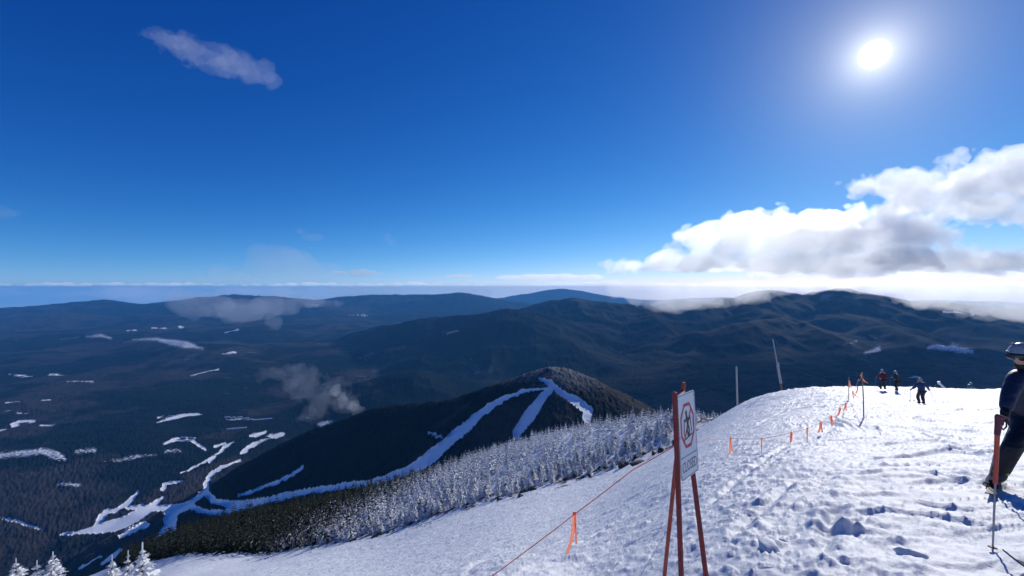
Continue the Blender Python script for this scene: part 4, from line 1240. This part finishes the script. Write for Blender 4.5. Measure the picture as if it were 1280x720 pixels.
streamer(718, 643, 3.5, 50, 'orange streamer lowest on the snow, hanging from the rope left of the sign', 0.052, (-0.062, 0), True, 0.2, 0.1, (0.10, 0.75))
streamer(STR[0][0], STR[0][1], SY[0], 20, 'forked orange streamer hanging first along the rope right of the sign', 0.09, (-0.02, 0), True, 0.3, 0.0, (0.14, 0.9))
streamer(STR[1][0], STR[1][1], SY[1], 20, 'narrow straight orange streamer, second from the sign along the rope', 0.07, (0, 0), False, 0.8)
streamer(STR[2][0], STR[2][1], SY[2], 19, 'third orange streamer from the sign, twisted and slanting', 0.10, (-0.04, 0), True, 1.0, .1, (0.05, 0.6))
streamer(STR[3][0], STR[3][1], SY[3], 18, 'fourth orange streamer from the sign, straight and thin', 0.07, (0, 0), False, 0.4)
streamer(STR[4][0], STR[4][1], SY[4], 13, 'fifth orange streamer from the sign, with two tails', 0.13, (-0.07, 0), True, 0.4, 0, (0.16, 0.95))
streamer(STR[5][0], STR[5][1], SY[5], 13, 'sixth orange streamer from the sign, small and frayed', 0.12, (0.03, 0), True, 0.6, 0, (0.08, 0.7))
streamer(STR[6][0], STR[6][1], SY[6], 12, 'seventh orange streamer from the sign, slanting left below the far post', 0.13, (-0.16, 0), True, 0.5, 0, (0.14, 0.8))
streamer(STR[7][0], STR[7][1], SY[7], 11, 'eighth orange streamer from the sign, just below the far post', 0.13, (-0.10, 0), True, 0.5, 0, (0.18, 0.8))
streamer(1061.5, 476, Y2 - .1, 9, 'orange streamer tied to the top of the far post', 0.13, (0.18, 0), True, 0.4, 0, (-0.2, 1.0))
streamer(1066, 489, Y2 * .6 + 5.8, 15, 'orange streamer bunched on the rope between the two posts', 0.12, (0.10, 0), True, 1.2, 0, (0.28, 0.55))
streamer(1072, 484, Y2 * .25 + 10.9, 13, 'long orange streamer slanting on the rope just left of the nearer post', 0.09, (-0.16, 0), True, 0.5, 0, (0.05, 0.6))
streamer(1076.5, 468, 14.6, 10, 'orange streamer fluttering at the top of the nearer post', 0.06, (0.14, 0), True, 0.4, 0, (0.12, 1.1))

# ------------------------------------------------------------------ people
def skin_mesh(name, joints, edges, mat, parent, root=0, sub=2):
    """one continuous skin over a chain of joints; joints: {key: (x, y, z, r) or (x, y, z, rx, ry)}"""
    keys = list(joints); ix = {k: i for i, k in enumerate(keys)}
    me = bpy.data.meshes.new(name)
    me.from_pydata([tuple(map(float, joints[k][:3])) for k in keys], [(ix[a], ix[b]) for a, b in edges], [])
    o = bpy.data.objects.new(name, me); COL.objects.link(o)
    md = o.modifiers.new('skin', 'SKIN'); md.use_smooth_shade = True
    lay = me.skin_vertices[0].data if len(me.skin_vertices) else None
    for i, k in enumerate(keys):
        r = joints[k][3:]; lay[i].radius = (r[0], r[-1]); lay[i].use_root = (i == root)
    ss = o.modifiers.new('sub', 'SUBSURF'); ss.levels = sub; ss.render_levels = sub
    dg = bpy.context.evaluated_depsgraph_get()
    out = bpy.data.meshes.new_from_object(o.evaluated_get(dg)); bpy.data.objects.remove(o); bpy.data.meshes.remove(me)
    out.name = name; out.materials.clear(); out.materials.append(mat)
    out.polygons.foreach_set('use_smooth', [True] * len(out.polygons))
    return obj(name, out, parent)


def dome(name, c, r, mat, parent, zcut=-0.25, axis=None, n=16):
    mb = MB(); v, f = [], []
    rings = 9
    for i in range(rings + 1):
        th = math.pi * 0.5 * (1 - zcut) * i / rings if zcut < 0 else math.pi * 0.5 * i / rings
        for j in range(n):
            ph = 2 * math.pi * j / n
            v.append((c[0] + r[0] * math.sin(th) * math.cos(ph), c[1] + r[1] * math.sin(th) * math.sin(ph), c[2] + r[2] * math.cos(th)))
    for i in range(rings):
        for j in range(n): f.append((i * n + j, (i + 1) * n + j, (i + 1) * n + (j + 1) % n, i * n + (j + 1) % n))
    f.append(tuple(rings * n + j for j in range(n)))
    mb.add(v, f); return mb.build(name, mat, parent, True)


def ski_pair_bar(name, center, heading, length, mat, parent, pitch=0.0, width=0.085):
    """one ski, tip turned up"""
    n = 16; v = []
    for k in range(n + 1):
        t = k / n; s = (t - 0.45) * length
        up = 0.10 * max(0, (t - 0.88) / 0.12) ** 2 + 0.02 * max(0, (0.06 - t) / 0.06) + s * math.tan(pitch)
        w_ = width / 2 * (1.0 - 0.18 * math.sin(math.pi * t)) * (1 if t < 0.93 else max(0.12, (1 - t) / 0.07))
        for dx, dz in ((-w_, 0), (w_, 0), (w_, 0.012), (-w_, 0.012)):
            v.append((center[0] + math.cos(heading) * s - math.sin(heading) * dx, center[1] + math.sin(heading) * s + math.cos(heading) * dx, center[2] + up + dz))
    f = [(3, 2, 1, 0)]
    for k in range(n):
        o_ = k * 4
        for j in range(4): f.append((o_ + j, o_ + (j + 1) % 4, o_ + 4 + (j + 1) % 4, o_ + 4 + j))
    f.append((n * 4, n * 4 + 1, n * 4 + 2, n * 4 + 3))
    return MB().add(v, f).build(name, mat, parent)


def ski_pole(a_grip, b_tip, lab, mat_shaft, grp=None, rad=0.009, grip_mat='black'):
    a, b = np.array(a_grip, float), np.array(b_tip, float)
    t = thing('ski_pole', lab, 'ski pole', b)
    if grp: t['group'] = grp
    a = a - b; z = np.zeros(3); d = (a - z) / np.linalg.norm(a)
    MB().tube([z, a * 0.86], [rad * 0.6, rad], 8).build('shaft', mat_shaft, t)
    MB().tube([a * 0.86, a * 0.93, a], [rad * 1.7, rad * 1.5, rad * 1.9], 8).build('grip', M[grip_mat], t)
    MB().tube([d * 0.055, d * 0.065], 0.038, 10).build('basket', M['black'], t)
    return t


def skier(base, face, lab, jacket, trousers, helmet, scale=1.0, lean=0.0, armL=None, armR=None, stance=0.16, boots='boot', skis=True, poles=(), knees=0.0, stagger=0.0):
    """base: point on the snow; face: heading (radians from +X) the person faces"""
    t = thing('person', lab, 'person', base, face - math.pi / 2)
    t.scale = (scale,) * 3
    B = {'pelvis': (0, -0.06, 0.93, 0.145, 0.12), 'waist': (0, -0.02, 1.08, 0.14, 0.11), 'chest': (0, 0.05, 1.28, 0.165, 0.12), 'neck': (0, 0.09, 1.45, 0.06), 'head': (0, 0.12, 1.56, 0.085, 0.10), 'crown': (0, 0.12, 1.66, 0.08, 0.095)}
    for s, sg in (('l', -1), ('r', 1)):
        st = stagger * sg
        B['hip' + s] = (sg * 0.10, -0.05, 0.86, 0.10); B['knee' + s] = (sg * (0.10 + stance * 0.3), 0.11 + knees + st, 0.50, 0.068)
        B['ank' + s] = (sg * stance, -0.02 + st, 0.12, 0.055); B['toe' + s] = (sg * stance, 0.16 + st, 0.06, 0.045)
        arm = (armL if s == 'l' else armR) or ((0.32, 0.02, 1.12), (0.34, 0.22, 0.98))
        B['sho' + s] = (sg * 0.185, 0.04, 1.385, 0.075); B['elb' + s] = (sg * arm[0][0], *arm[0][1:], 0.052); B['wri' + s] = (sg * arm[1][0], *arm[1][1:], 0.038)
    E = [('pelvis', 'waist'), ('waist', 'chest'), ('chest', 'neck'), ('neck', 'head'), ('head', 'crown')]
    for s in 'lr': E += [('pelvis', 'hip' + s), ('hip' + s, 'knee' + s), ('knee' + s, 'ank' + s), ('ank' + s, 'toe' + s), ('chest', 'sho' + s), ('sho' + s, 'elb' + s), ('elb' + s, 'wri' + s)]
    skin_mesh('body', B, E, M['skin'], t, 0, 1)
    fat = lambda k, e: tuple(B[k][:3]) + tuple(r + e for r in B[k][3:])
    J = {'hem': (0, -0.06, 0.84, 0.19, 0.155), 'waist': fat('waist', .045), 'chest': fat('chest', .045), 'neck': (0, 0.08, 1.43, 0.085)}
    JE = [('hem', 'waist'), ('waist', 'chest'), ('chest', 'neck')]
    for s in 'lr':
        J['sho' + s] = fat('sho' + s, .03); J['elb' + s] = fat('elb' + s, .03); J['wri' + s] = fat('wri' + s, .022)
        JE += [('chest', 'sho' + s), ('sho' + s, 'elb' + s), ('elb' + s, 'wri' + s)]
    skin_mesh('jacket', J, JE, M[jacket], t, 1, 1)
    T = {'pelvis': fat('pelvis', .02)}; TE = []
    for s in 'lr':
        T['hip' + s] = fat('hip' + s, .025); T['knee' + s] = fat('knee' + s, .035); T['ank' + s] = (B['ank' + s][0], B['ank' + s][1], 0.19, 0.095)
        TE += [('pelvis', 'hip' + s), ('hip' + s, 'knee' + s), ('knee' + s, 'ank' + s)]
    skin_mesh('trousers', T, TE, M[trousers], t, 0, 1)
    dome('helmet', (0, 0.115, 1.605), (0.118, 0.135, 0.125), M[helmet], t, -0.30)
    MB().box((0, 0.225, 1.60), (0.17, 0.06, 0.085), bev=0.02).build('goggles', M['lens'], t)
    for s, sg in (('l', -1), ('r', 1)):
        ak = B['ank' + s]
        skin_mesh('boot', {'a': (ak[0], ak[1], 0.30, 0.068), 'b': (ak[0], ak[1] - .01, 0.12, 0.07), 'c': (ak[0], ak[1] + .15, 0.075, 0.06), 'h': (ak[0], ak[1] - .07, 0.07, 0.055)}, [('a', 'b'), ('b', 'c'), ('b', 'h')], M[boots], t, 0, 1)
        w_ = np.array(B['wri' + s][:3]); e_ = np.array(B['elb' + s][:3]); d = (w_ - e_) / np.linalg.norm(w_ - e_)
        gl = {'w': (*(w_ - d * .03), 0.042), 'p': (*(w_ + d * .05), 0.048), 'm': (*(w_ + d * .09), 0.036), 't': (*(w_ + d * .05 + np.array([-sg * .05, 0.01, .01])), 0.018)}
        ge = [('w', 'p'), ('p', 'm'), ('p', 't')]
        for fi in range(4):
            off = np.array([0, 0.0, 0.030 - 0.02 * fi]); ln = (0.045, 0.055, 0.05, 0.038)[fi]
            gl['f%d' % fi] = (*(w_ + d * (.095 + ln * .6) + off), 0.013); gl['g%d' % fi] = (*(w_ + d * (.10 + ln * .6) + off + np.array([-sg * .03, .01, -.02])), 0.011)
            ge += [('m', 'f%d' % fi), ('f%d' % fi, 'g%d' % fi)]
        skin_mesh('glove', gl, ge, M['black'], t, 0, 1)
        if skis:
            ski_pair_bar('ski', (ak[0], ak[1] + 0.02, 0.005), math.pi / 2, 1.65, M['ski'], t)
    t_m = Matrix.Translation(Vector([float(c) for c in base])) @ Matrix.Rotation(face - math.pi / 2, 4, 'Z') @ Matrix.Scale(scale, 4)
    for hand, tip, pl, pmat in poles:
        w_ = B['wri' + hand]; e_ = B['elb' + hand]
        wv = Vector(w_[:3]); dv = (wv - Vector(e_[:3])).normalized()
        gp = t_m @ (wv + dv * 0.07 + Vector((0, 0, 0.05))); tw = t_m @ Vector(tip)
        tw.z = ground_z(tw.x, tw.y) - 0.03
        ski_pole(gp, tw, pl, M[pmat], rad=0.010)
    return t


def on_snow(u, y, dz=0.0):
    p = g_at(u, y); p[2] += dz; return p


def find_y(u, vfeet, y0, y1):
    best = None
    for y in np.linspace(y0, y1, 200):
        p = g_at(u, y); v = CV - F * p[2] / y
        if best is None or abs(v - vfeet) < best[0]: best = (abs(v - vfeet), y, v)
    return best[1]


# the skier in dark blue, seen from behind
y_ = find_y(1151, 506, 20, 33)
sc1 = (506 - 473) / F * y_ / 1.73
skier(on_snow(1151.5, y_, 0.02), math.radians(80), 'skier in a dark blue jacket seen from behind, poles planted wide on the snow', 'blue', 'charcoal', 'pale' if False else 'helmet_grey', sc1, stance=0.13,
      armL=((0.36, -0.02, 1.15), (0.44, 0.14, 0.98)), armR=((0.36, -0.02, 1.15), (0.50, 0.12, 1.00)),
      poles=(('l', (-0.62, 0.05, 0), 'ski pole in the left hand of the skier in dark blue', 'alu'), ('r', (0.86, -0.05, 0), 'ski pole in the right hand of the skier in dark blue', 'alu')))
y_ = find_y(1103, 487.5, 28, 39)
sc2 = (487.5 - 462.5) / F * y_ / 1.73
skier(on_snow(1103.5, y_, 0.02), math.radians(75), 'skier in a dark red jacket standing on the crest beside another skier', 'maroon', 'charcoal', 'helmet_grey', sc2, stance=0.15,
      poles=(('l', (-0.46, 0.35, 0), 'ski pole of the skier in the dark red jacket', 'alu'),))
y_ = find_y(1121, 489.0, 28, 39)
sc3 = (489 - 464.0) / F * y_ / 1.73
skier(on_snow(1121, y_, 0.02), math.radians(120), 'skier in black and maroon turning left on the crest, right of the red-jacketed skier', 'charcoal', 'black', 'helmet_grey', sc3, stance=0.18, stagger=0.06,
      armL=((0.36, 0.06, 1.12), (0.50, 0.2, 1.12)), poles=(('l', (-0.75, 0.25, 0), 'ski pole of the skier in black on the crest', 'alu'),))
# two people partly hidden beyond the crest
yk = 46.0
kz = P(1212, 477.5, yk)
skier((kz[0], kz[1], kz[2] - 1.73), math.radians(-10), 'person in a teal jacket half hidden beyond the crest, one arm out', 'teal', 'charcoal', 'helmet_grey', 1.0, armL=((0.38, .1, 1.2), (0.50, .30, 1.16)), armR=((0.38, .1, 1.2), (0.46, .34, 1.1)))
kz = P(1170.5, 482, yk)
skier((kz[0], kz[1], kz[2] - 1.73), math.radians(90), 'person in a pale jacket and dark helmet, only head and shoulders above the crest', 'pale', 'black', 'helmet_dark', 1.0)
ws = thing('lance', 'white leaning tube of a snow gun rising over the crest right of the skiers', 'snow gun')
MB().tube([P(1190, 499, 45), P(1184, 488, 45), P(1174.5, 479.5, 45)], [0.10, 0.10, 0.09], 10).build('tube', M['white_tube'], ws)
MB().tube([P(1174.5, 480.2, 45), P(1173.2, 477.0, 45)], [0.13, 0.13], 10).build('nozzle_head', M['white_tube'], ws)

# ------------------------------------------------------------------ the near skier at the edge of the view
Yn = 5.2
ns = thing('person', 'nearest skier in dark navy with a grey helmet, cut off by the picture edge', 'person', g_at(1262, 5.2))
off = np.array(ns.location)
def W(u, v, y, *r): return tuple(P(u, v, y) - off) + r
lgz = [ground_z(*(P(1243, 604, 5.15)[:2])), ground_z(*(P(1306, 604, 5.1)[:2]))]
NB = {'pelvis': W(1292, 523, 5.15, .14, .12), 'waist': W(1289, 505, 5.12, .13, .11), 'chest': W(1289, 480, 5.08, .14, .12), 'neck': W(1281, 461, 5.02, .055), 'head': W(1277.5, 449, 4.98, .068, .076), 'crown': W(1277.5, 440, 4.98, .066, .074), 'nose': W(1270.5, 448, 4.93, .014),
      'shol': W(1272, 470, 4.98, .062), 'elbl': W(1261, 495, 4.90, .046), 'wril': W(1257, 514, 4.84, .036), 'shor': W(1300, 470, 5.15, .07), 'elbr': W(1316, 494, 5.1, .052), 'wrir': W(1312, 516, 4.95, .036),
      'hipl': W(1283, 529, 5.12, .10), 'kneel': W(1264, 562, 5.00, .07), 'ankl': W(1245.5, 597, 5.15, .05), 'toel': W(1238, 603, 5.33, .04),
      'hipr': W(1301, 529, 5.18, .10), 'kneer': W(1309, 563, 5.02, .07), 'ankr': W(1306, 598, 5.15, .05), 'toer': W(1299, 604, 5.33, .04)}
NE = [('pelvis', 'waist'), ('waist', 'chest'), ('chest', 'neck'), ('neck', 'head'), ('head', 'crown'), ('head', 'nose')]
for s in 'lr': NE += [('pelvis', 'hip' + s), ('hip' + s, 'knee' + s), ('knee' + s, 'ank' + s), ('ank' + s, 'toe' + s), ('chest', 'sho' + s), ('sho' + s, 'elb' + s), ('elb' + s, 'wri' + s)]
skin_mesh('body', NB, NE, M['skin'], ns, 0, 2)
fat = lambda k, e: tuple(NB[k][:3]) + tuple(r + e for r in NB[k][3:])
J = {'hem': W(1292, 531, 5.13, .175, .15), 'waist': fat('waist', .04), 'chest': fat('chest', .04), 'neck': W(1282, 462, 5.02, .088), 'collar': W(1279.5, 455.5, 5.0, .088)}
JE = [('hem', 'waist'), ('waist', 'chest'), ('chest', 'neck'), ('neck', 'collar')]
for s in 'lr':
    J['sho' + s] = fat('sho' + s, .035); J['elb' + s] = fat('elb' + s, .03); J['wri' + s] = fat('wri' + s, .024)
    a, b = np.array(NB['sho' + s][:3]), np.array(NB['elb' + s][:3]); J['mid' + s] = (*(a * .5 + b * .5), .088)
    JE += [('chest', 'sho' + s), ('sho' + s, 'mid' + s), ('mid' + s, 'elb' + s), ('elb' + s, 'wri' + s)]
skin_mesh('jacket', J, JE, M['navy'], ns, 1, 2)
T = {'pelvis': fat('pelvis', .025)}; TE = []
for s in 'lr':
    T['hip' + s] = fat('hip' + s, .025)
    a, b = np.array(NB['hip' + s][:3]), np.array(NB['knee' + s][:3]); T['thi' + s] = (*(a * .5 + b * .5), .108)
    T['knee' + s] = fat('knee' + s, .025)
    a, b = np.array(NB['knee' + s][:3]), np.array(NB['ank' + s][:3]); T['shi' + s] = (*(a * .4 + b * .6), .088); T['cuf' + s] = (*(a * .1 + b * .9), .092)
    TE += [('pelvis', 'hip' + s), ('hip' + s, 'thi' + s), ('thi' + s, 'knee' + s), ('knee' + s, 'shi' + s), ('shi' + s, 'cuf' + s)]
skin_mesh('trousers', T, TE, M['black'], ns, 0, 2)
hc = P(1277.5, 441.5, 4.98) - off
skin_mesh('face_mask', {'a': (*(np.array(NB['neck'][:3]) + np.array([-.01, -.01, .02])), .075), 'b': (*(np.array(NB['head'][:3]) + np.array([-.024, -.02, -.018])), .104, .112)}, [('a', 'b')], M['black'], ns, 0, 2)
hel = dome('helmet', hc, (0.118, 0.118, 0.124), M['helmet_grey'], ns, -0.22)
fd = Vector((-0.80, -0.42, -0.10)).normalized(); sd_ = fd.cross(Vector((0, 0, 1))).normalized(); ud = sd_.cross(fd)
hcv = Vector(hc)
gv, gf = [], []
for i in range(9):
    a = math.radians(-62 + 124 * i / 8)
    for zz, rr_ in ((-0.070, 0.104), (-0.052, 0.128), (0.0, 0.130), (0.018, 0.116)):
        gv.append(hcv + (fd * math.cos(a) + sd_ * math.sin(a)) * rr_ + ud * (zz + 0.0))
for i in range(8):
    for j in range(3): gf.append((i * 4 + j, i * 4 + 4 + j, i * 4 + 5 + j, i * 4 + 1 + j))
MB().add(gv, gf).build('goggles', M['lens'], ns, True)
MB().tube([hcv + (fd * math.cos(math.radians(a)) + sd_ * math.sin(math.radians(a))) * 0.121 + ud * 0.024 for a in range(-65, 66, 10)], 0.007, 6).build('goggle_frame', M['helmet_grey'], ns, True)
for a0 in (-55, -20, 20, 55):
    c = hcv + Vector((math.sin(math.radians(a0)) * 0.07, math.cos(math.radians(a0)) * 0.07, 0.104)); MB().box(c, (0.02, 0.05, 0.012), Matrix.Rotation(-math.radians(a0), 3, 'Z'), bev=0.004).build('vent', M['black'], hel)
for s, y in (('l', 5.15), ('r', 5.15)):
    ak = np.array(NB['ank' + s][:3]); tk = np.array(NB['toe' + s][:3]); kn = np.array(NB['knee' + s][:3]); up = (kn - ak) / np.linalg.norm(kn - ak)
    skin_mesh('boot', {'a': (*(ak + up * .20), .075), 'b': (*(ak + up * .02), .072), 'c': (*tk, .058), 'h': (*(ak - (tk - ak) * .35 - up * .02), .06)}, [('a', 'b'), ('b', 'c'), ('b', 'h')], M['boot'], ns, 0, 2)
    MB().tube([ak + up * .10 + np.array([-.085, 0, 0]), ak + up * .10 + np.array([0, -.088, .0]), ak + up * .10 + np.array([.085, 0, 0])], 0.014, 6).build('buckle', M['lime'], ns)
    sole = (ak + tk) / 2; hd = math.atan2(tk[1] - ak[1], tk[0] - ak[0])
    gl_ = ground_z(sole[0] + off[0], sole[1] + off[1]) - off[2]
    sk = ski_pair_bar('ski', (sole[0], sole[1], gl_ + 0.01), math.radians(40), 1.55, M['ski'], ns, -0.12)
    MB().box((sole[0], sole[1], gl_ + 0.055), (0.10, 0.34, 0.05), Matrix.Rotation(math.radians(-50), 3, 'Z'), bev=0.01).build('binding', M['black'], sk)


def glove_grip(w, d, palm_side, axis, parent, mat):
    """closed hand round a shaft: palm, four fingers of unequal length bent twice, thumb from the side"""
    w = np.array(w); d = np.array(d) / np.linalg.norm(d); ax = np.array(axis) / np.linalg.norm(axis); ps = np.array(palm_side) / np.linalg.norm(palm_side)
    J = {'w': (*(w - d * .05), .045), 'p': (*(w + d * .03), .044), 'k': (*(w + d * .075), .040)}; E = [('w', 'p'), ('p', 'k')]
    for i, ln in enumerate((.040, .046, .043, .033)):
        o_ = ax * (.033 - .022 * i)
        J['a%d' % i] = (*(w + d * .088 + o_), .0125); J['b%d' % i] = (*(w + d * (.088 + ln * .35) + o_ + ps * ln * .8), .012); J['c%d' % i] = (*(w + d * .075 + o_ + ps * (ln * .8 + .022)), .0105)
        E += [('k', 'a%d' % i), ('a%d' % i, 'b%d' % i), ('b%d' % i, 'c%d' % i)]
    J['t0'] = (*(w + d * .03 + ax * .045 + ps * .012), .015); J['t1'] = (*(w + d * .068 + ax * .048 + ps * .04), .0125)
    E += [('p', 't0'), ('t0', 't1')]
    return skin_mesh('glove', J, E, mat, parent, 0, 2)


gl_d = np.array(NB['wril'][:3]) - np.array(NB['elbl'][:3])
glove_grip(NB['wril'][:3], gl_d, (-0.3, -1, -0.1), (-.3, .1, 1), ns, M['black'])
gr_d = np.array(NB['wrir'][:3]) - np.array(NB['elbr'][:3])
glove_grip(NB['wrir'][:3], gr_d, (-0.6, -.8, 0), (.3, .1, 1), ns, M['black'])
# poles by the near skier
tip = ray_ground(1232.5, 611)
ski_pole(P(1255.5, 517, 4.83), tip, 'grey-purple ski pole held by the nearest skier, its red basket beside the boot', M['alu'], rad=0.010, grip_mat='grip')
tip = ray_ground(1240.5, 691)
top = P(1247.5, 520, tip[1] + 0.05)
rp = thing('ski_pole', 'orange-red ski pole planted upright in front of the nearest skier', 'ski pole', tip)
ta = top - tip
MB().tube([(0, 0, -0.05), ta * 0.52], [0.006, 0.0075], 10).build('shaft', M['alu'], rp)
MB().tube([ta * 0.50, ta * 0.88], [0.0150, 0.0165], 10).build('upper_shaft', M['orange_shaft'], rp)
gr = MB().tube([ta * 0.86, ta * 0.95, ta * 1.0], [0.019, 0.0185, 0.021], 10).build('grip', M['grip'], rp)
MB().tube([ta * 1.0 + np.array([-0.008, 0, 0.0]), ta * 1.0 + np.array([0.04, 0, -0.012]), ta * 1.0 + np.array([0.088, 0, -0.030])], [0.018, 0.016, 0.012], 8).build('handle', M['grip'], rp)
MB().tube([ta * 1.0 + np.array([0.06, -.012, -0.02]), ta * 0.95 + np.array([0.058, -.012, -0.03]), ta * 0.90 + np.array([0.035, -.012, 0.0]), ta * 0.90 + np.array([0.015, -.01, 0.03])], 0.006, 6).build('strap', M['black'], rp)
MB().tube([ta * 0.035, ta * 0.043], [0.030, 0.026], 12).build('basket', M['grip'], rp)
# tip of somebody's ski at the bottom edge
sp = ray_ground(1254, 716)
bs = thing('ski', 'black ski tip lying on the snow at the bottom right corner', 'ski', sp)
ski_pair_bar('blade', (0.80, -0.21, 0.03), math.radians(165), 1.5, M['ski'], bs, 0.03, 0.11)

# ------------------------------------------------------------------ buildings far below
def lodge(u, v, L, D_, H_, rz, lab, grp, wall='wall', roof='roof_snow', parts=True, ymin=500, sink=1.0):
    p = ray_ground(u, v, ymin)
    if p is None: return
    t = thing('lodge', lab, 'building', (p[0], p[1], p[2] - sink), rz, grp)
    MB().box((0, 0, H_ / 2), (L, D_, H_)).build('wall', M[wall], t)
    e = 0.8
    mb = MB().add([(-L / 2 - e, -D_ / 2 - e, H_ - .3), (L / 2 + e, -D_ / 2 - e, H_ - .3), (L / 2 + e, D_ / 2 + e, H_ - .3), (-L / 2 - e, D_ / 2 + e, H_ - .3), (-L / 2 - e, 0, H_ + D_ * .36), (L / 2 + e, 0, H_ + D_ * .36)],
                  [(0, 1, 5, 4), (2, 3, 4, 5), (0, 4, 3), (1, 2, 5), (3, 2, 1, 0)])
    rf = mb.build('roof', M[roof], t)
    MB().box((L * .25, 0, H_ + D_ * .36), (1.4, 1.4, 3)).build('chimney', M['wall'], rf)
    wn = MB()
    for k in range(int(L // 6)): wn.box((-L / 2 + 3 + k * 6, -D_ / 2 - 0.03, H_ * .55), (2.2, 0.1, 1.8))
    wn.build('window', M['lens'], t)


lodge(686, 475, 17, 9, 5, 0.3, 'small dark red summit lodge on top of the shaded ski hill', None, 'wall_red', 'wall_red', ymin=900, sink=-4)
GRP = 'snow-roofed lodges in rows in the valley'
for i, (u, v) in enumerate(((284, 523), (291, 523.5), (300, 523), (308, 524.5), (313, 526), (319, 526.5), (325, 526), (331, 525.5), (337, 525), (287, 538), (293, 537.5), (299, 537), (305, 536.5))):
    lodge(u, v, 34, 15, 8, 0.4, 'snow-roofed lodge standing in rows in the valley behind the shaded ski hill', GRP, ymin=2600, sink=-3)
for i, (u, v) in enumerate(((230, 549), (240, 549.5), (214, 522))):
    lodge(u, v, 46, 18, 9, -0.2, ['long snow-roofed building at the left end of the white field nearest the base area', 'long snow-roofed building at the right end of the white field nearest the base area', 'snow-roofed building on the far white field beyond the base area'][i], None, ymin=1700, sink=-3)
